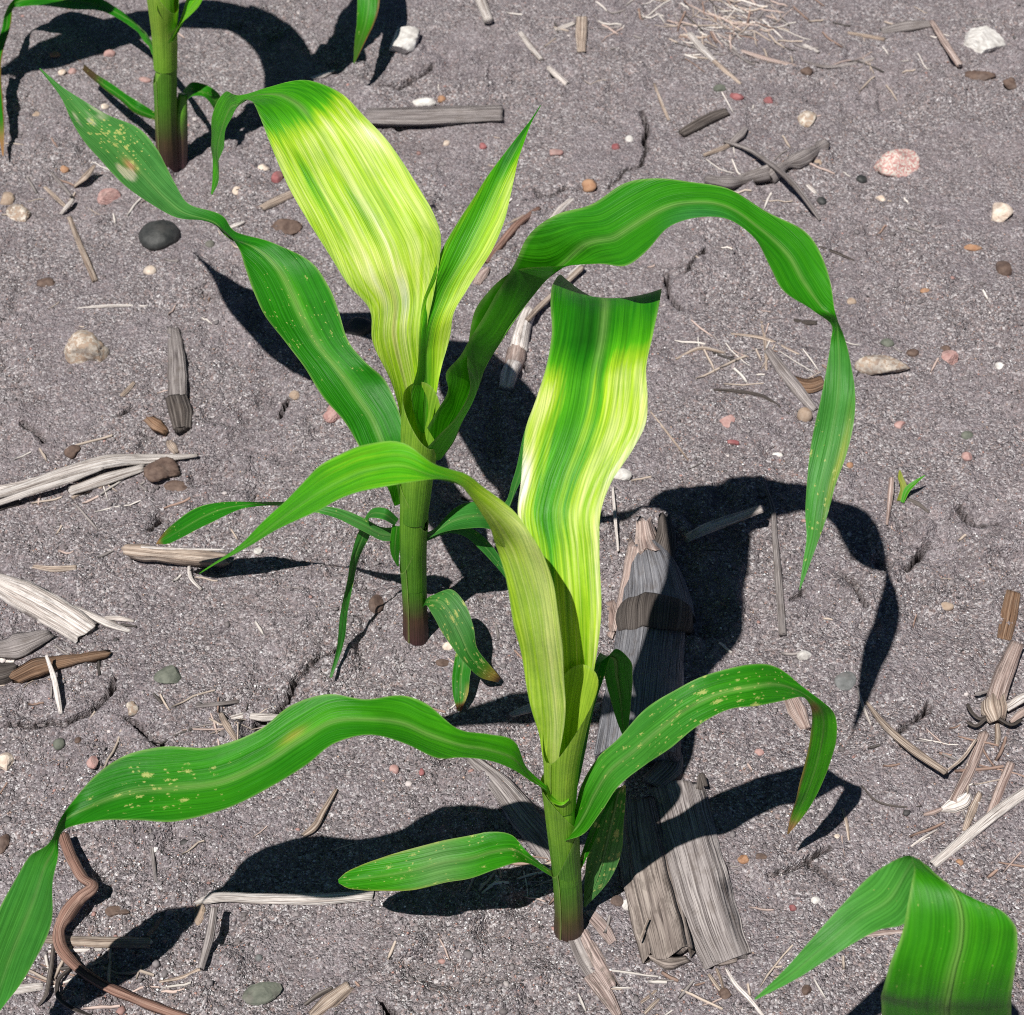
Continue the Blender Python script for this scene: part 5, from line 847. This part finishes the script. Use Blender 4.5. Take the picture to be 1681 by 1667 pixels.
stone('pebble', 255, 1395, 8, 14, 'white', 'small white grain-like pebble by the thin grey straw', 'pebble', 1, .1)
stone('clod', 265, 775, 56, 42, 'brown', 'crumbly brown clod at the end of the straw bundle', 'clod', 2, .28, tall=.55, sink=.35)
stone('clod', 290, 800, 44, 26, 'brown', 'smaller crumbly clod in front of the brown one', 'clod', 2, .25, tall=.5, sink=.4)
stone('clod', 1610, 128, 56, 26, 'brown', 'dark crumbly clod below the large white stone', 'clod', 2, .28, tall=.6, sink=.35)
stone('clod', 1660, 140, 26, 24, 'brown', 'small dark clod beside the larger crumbly one', 'clod', 2, .25, sink=.35)
stone('clod', 1325, 118, 20, 18, 'brown', 'small dark clod under the curved grey straw', 'clod', 2, .2, sink=.35)
stone('clod', 80, 465, 40, 22, 'brown', 'reddish brown crumbly clod on smooth soil', 'clod', 2, .25, tall=.4, sink=.45)
stone('clod', 470, 372, 46, 30, 'brown', 'dark clod beside the wide yellow leaf edge', 'clod', 2, .25, tall=.5, sink=.4)
stone('clod', 118, 742, 26, 20, 'brown', 'small brown clod behind the straw bundle', 'clod', 2, .2, sink=.4)
stone('clod', 192, 1498, 40, 20, 'brown', 'reddish flat clod beside the zigzag root', 'clod', 2, .15, tall=.4, sink=.4)
stone('clod', 328, 1500, 20, 36, 'tan', 'tan crumb under the end of the long bleached straw', 'clod', 2, .15, sink=.35)

# ------------------------------------------------------------------ fine straw litter: too small to count
def build_litter(n):
    r = np.random.default_rng(77); Vs, Fs, Ts = [], [], []
    cl = [(1190, 40, 95, 55, 150), (1240, 20, 60, 40, 24), (1020, 30, 120, 40, 24), (1400, 70, 140, 50, 18), (1260, 590, 90, 60, 26), (110, 320, 90, 50, 14), (100, 1600, 130, 50, 26), (330, 1190, 110, 40, 14), (1600, 1260, 110, 120, 22), (860, 1450, 90, 40, 16), (1140, 1620, 120, 30, 14), (150, 800, 140, 60, 16), (1230, 270, 90, 60, 14), (60, 1130, 80, 60, 10), (840, 840, 950, 950, 150)]
    tone = np.array([(.64, .59, .55), (.46, .38, .32), (.30, .20, .16), (.27, .24, .23), (.48, .37, .33), (.07, .06, .055)])
    for cx_, cy_, sx, sy, k in cl:
        for _ in range(k):
            if sx > 900: x, y = r.uniform(-30, 1710), r.uniform(-20, 1690)
            else: x, y = r.normal(cx_, sx * .6), r.normal(cy_, sy * .6)
            if y < -120: continue
            L = r.uniform(.003, .013) if sx > 900 else r.uniform(.005, .028); w = r.uniform(.0004, .0011); a = r.uniform(0, math.pi) if not (cx_ == 1190) else r.normal(-.9, .6)
            p = px(x, y); d = np.array([math.cos(a), math.sin(a)]); nn = np.array([-d[1], d[0]]); bend = r.normal(0, .07); b0 = len(Vs) and sum(len(v) for v in Vs)
            ring = []
            for t_ in np.linspace(-.5, .5, 5):
                c_ = p[:2] + d * L * t_ + nn * bend * L * (.25 - t_ * t_); z = gz(*c_) + w * .35 + (.0008 * abs(t_) * r.random()); ww = w * (1 - .5 * abs(t_) * 2 * r.random())
                ring.append([[c_[0] + nn[0] * ww, c_[1] + nn[1] * ww, z], [c_[0], c_[1], z + w * .8], [c_[0] - nn[0] * ww, c_[1] - nn[1] * ww, z], [c_[0], c_[1], z - w * .5]])
            Vs.append(np.array(ring).reshape(-1, 3)); f = grid_faces(4, 5, True) + b0; Fs += [tuple(q) for q in f] + [tuple(np.array([0, 1, 2, 3]) + b0), tuple(np.array([19, 18, 17, 16]) + b0)]
            Ts.append(np.repeat((tone[r.choice(6, p=[.24, .26, .16, .14, .12, .08])] * r.uniform(.8, 1.2))[None], 20, 0))
    o = mk('straw_litter', np.concatenate(Vs), Fs, M_GRIT, attrs={'tone': np.clip(np.concatenate(Ts), 0, .85)})
    tag(o, 'fine broken straw litter strewn over the soil', 'litter', kind='stuff')
build_litter(0)
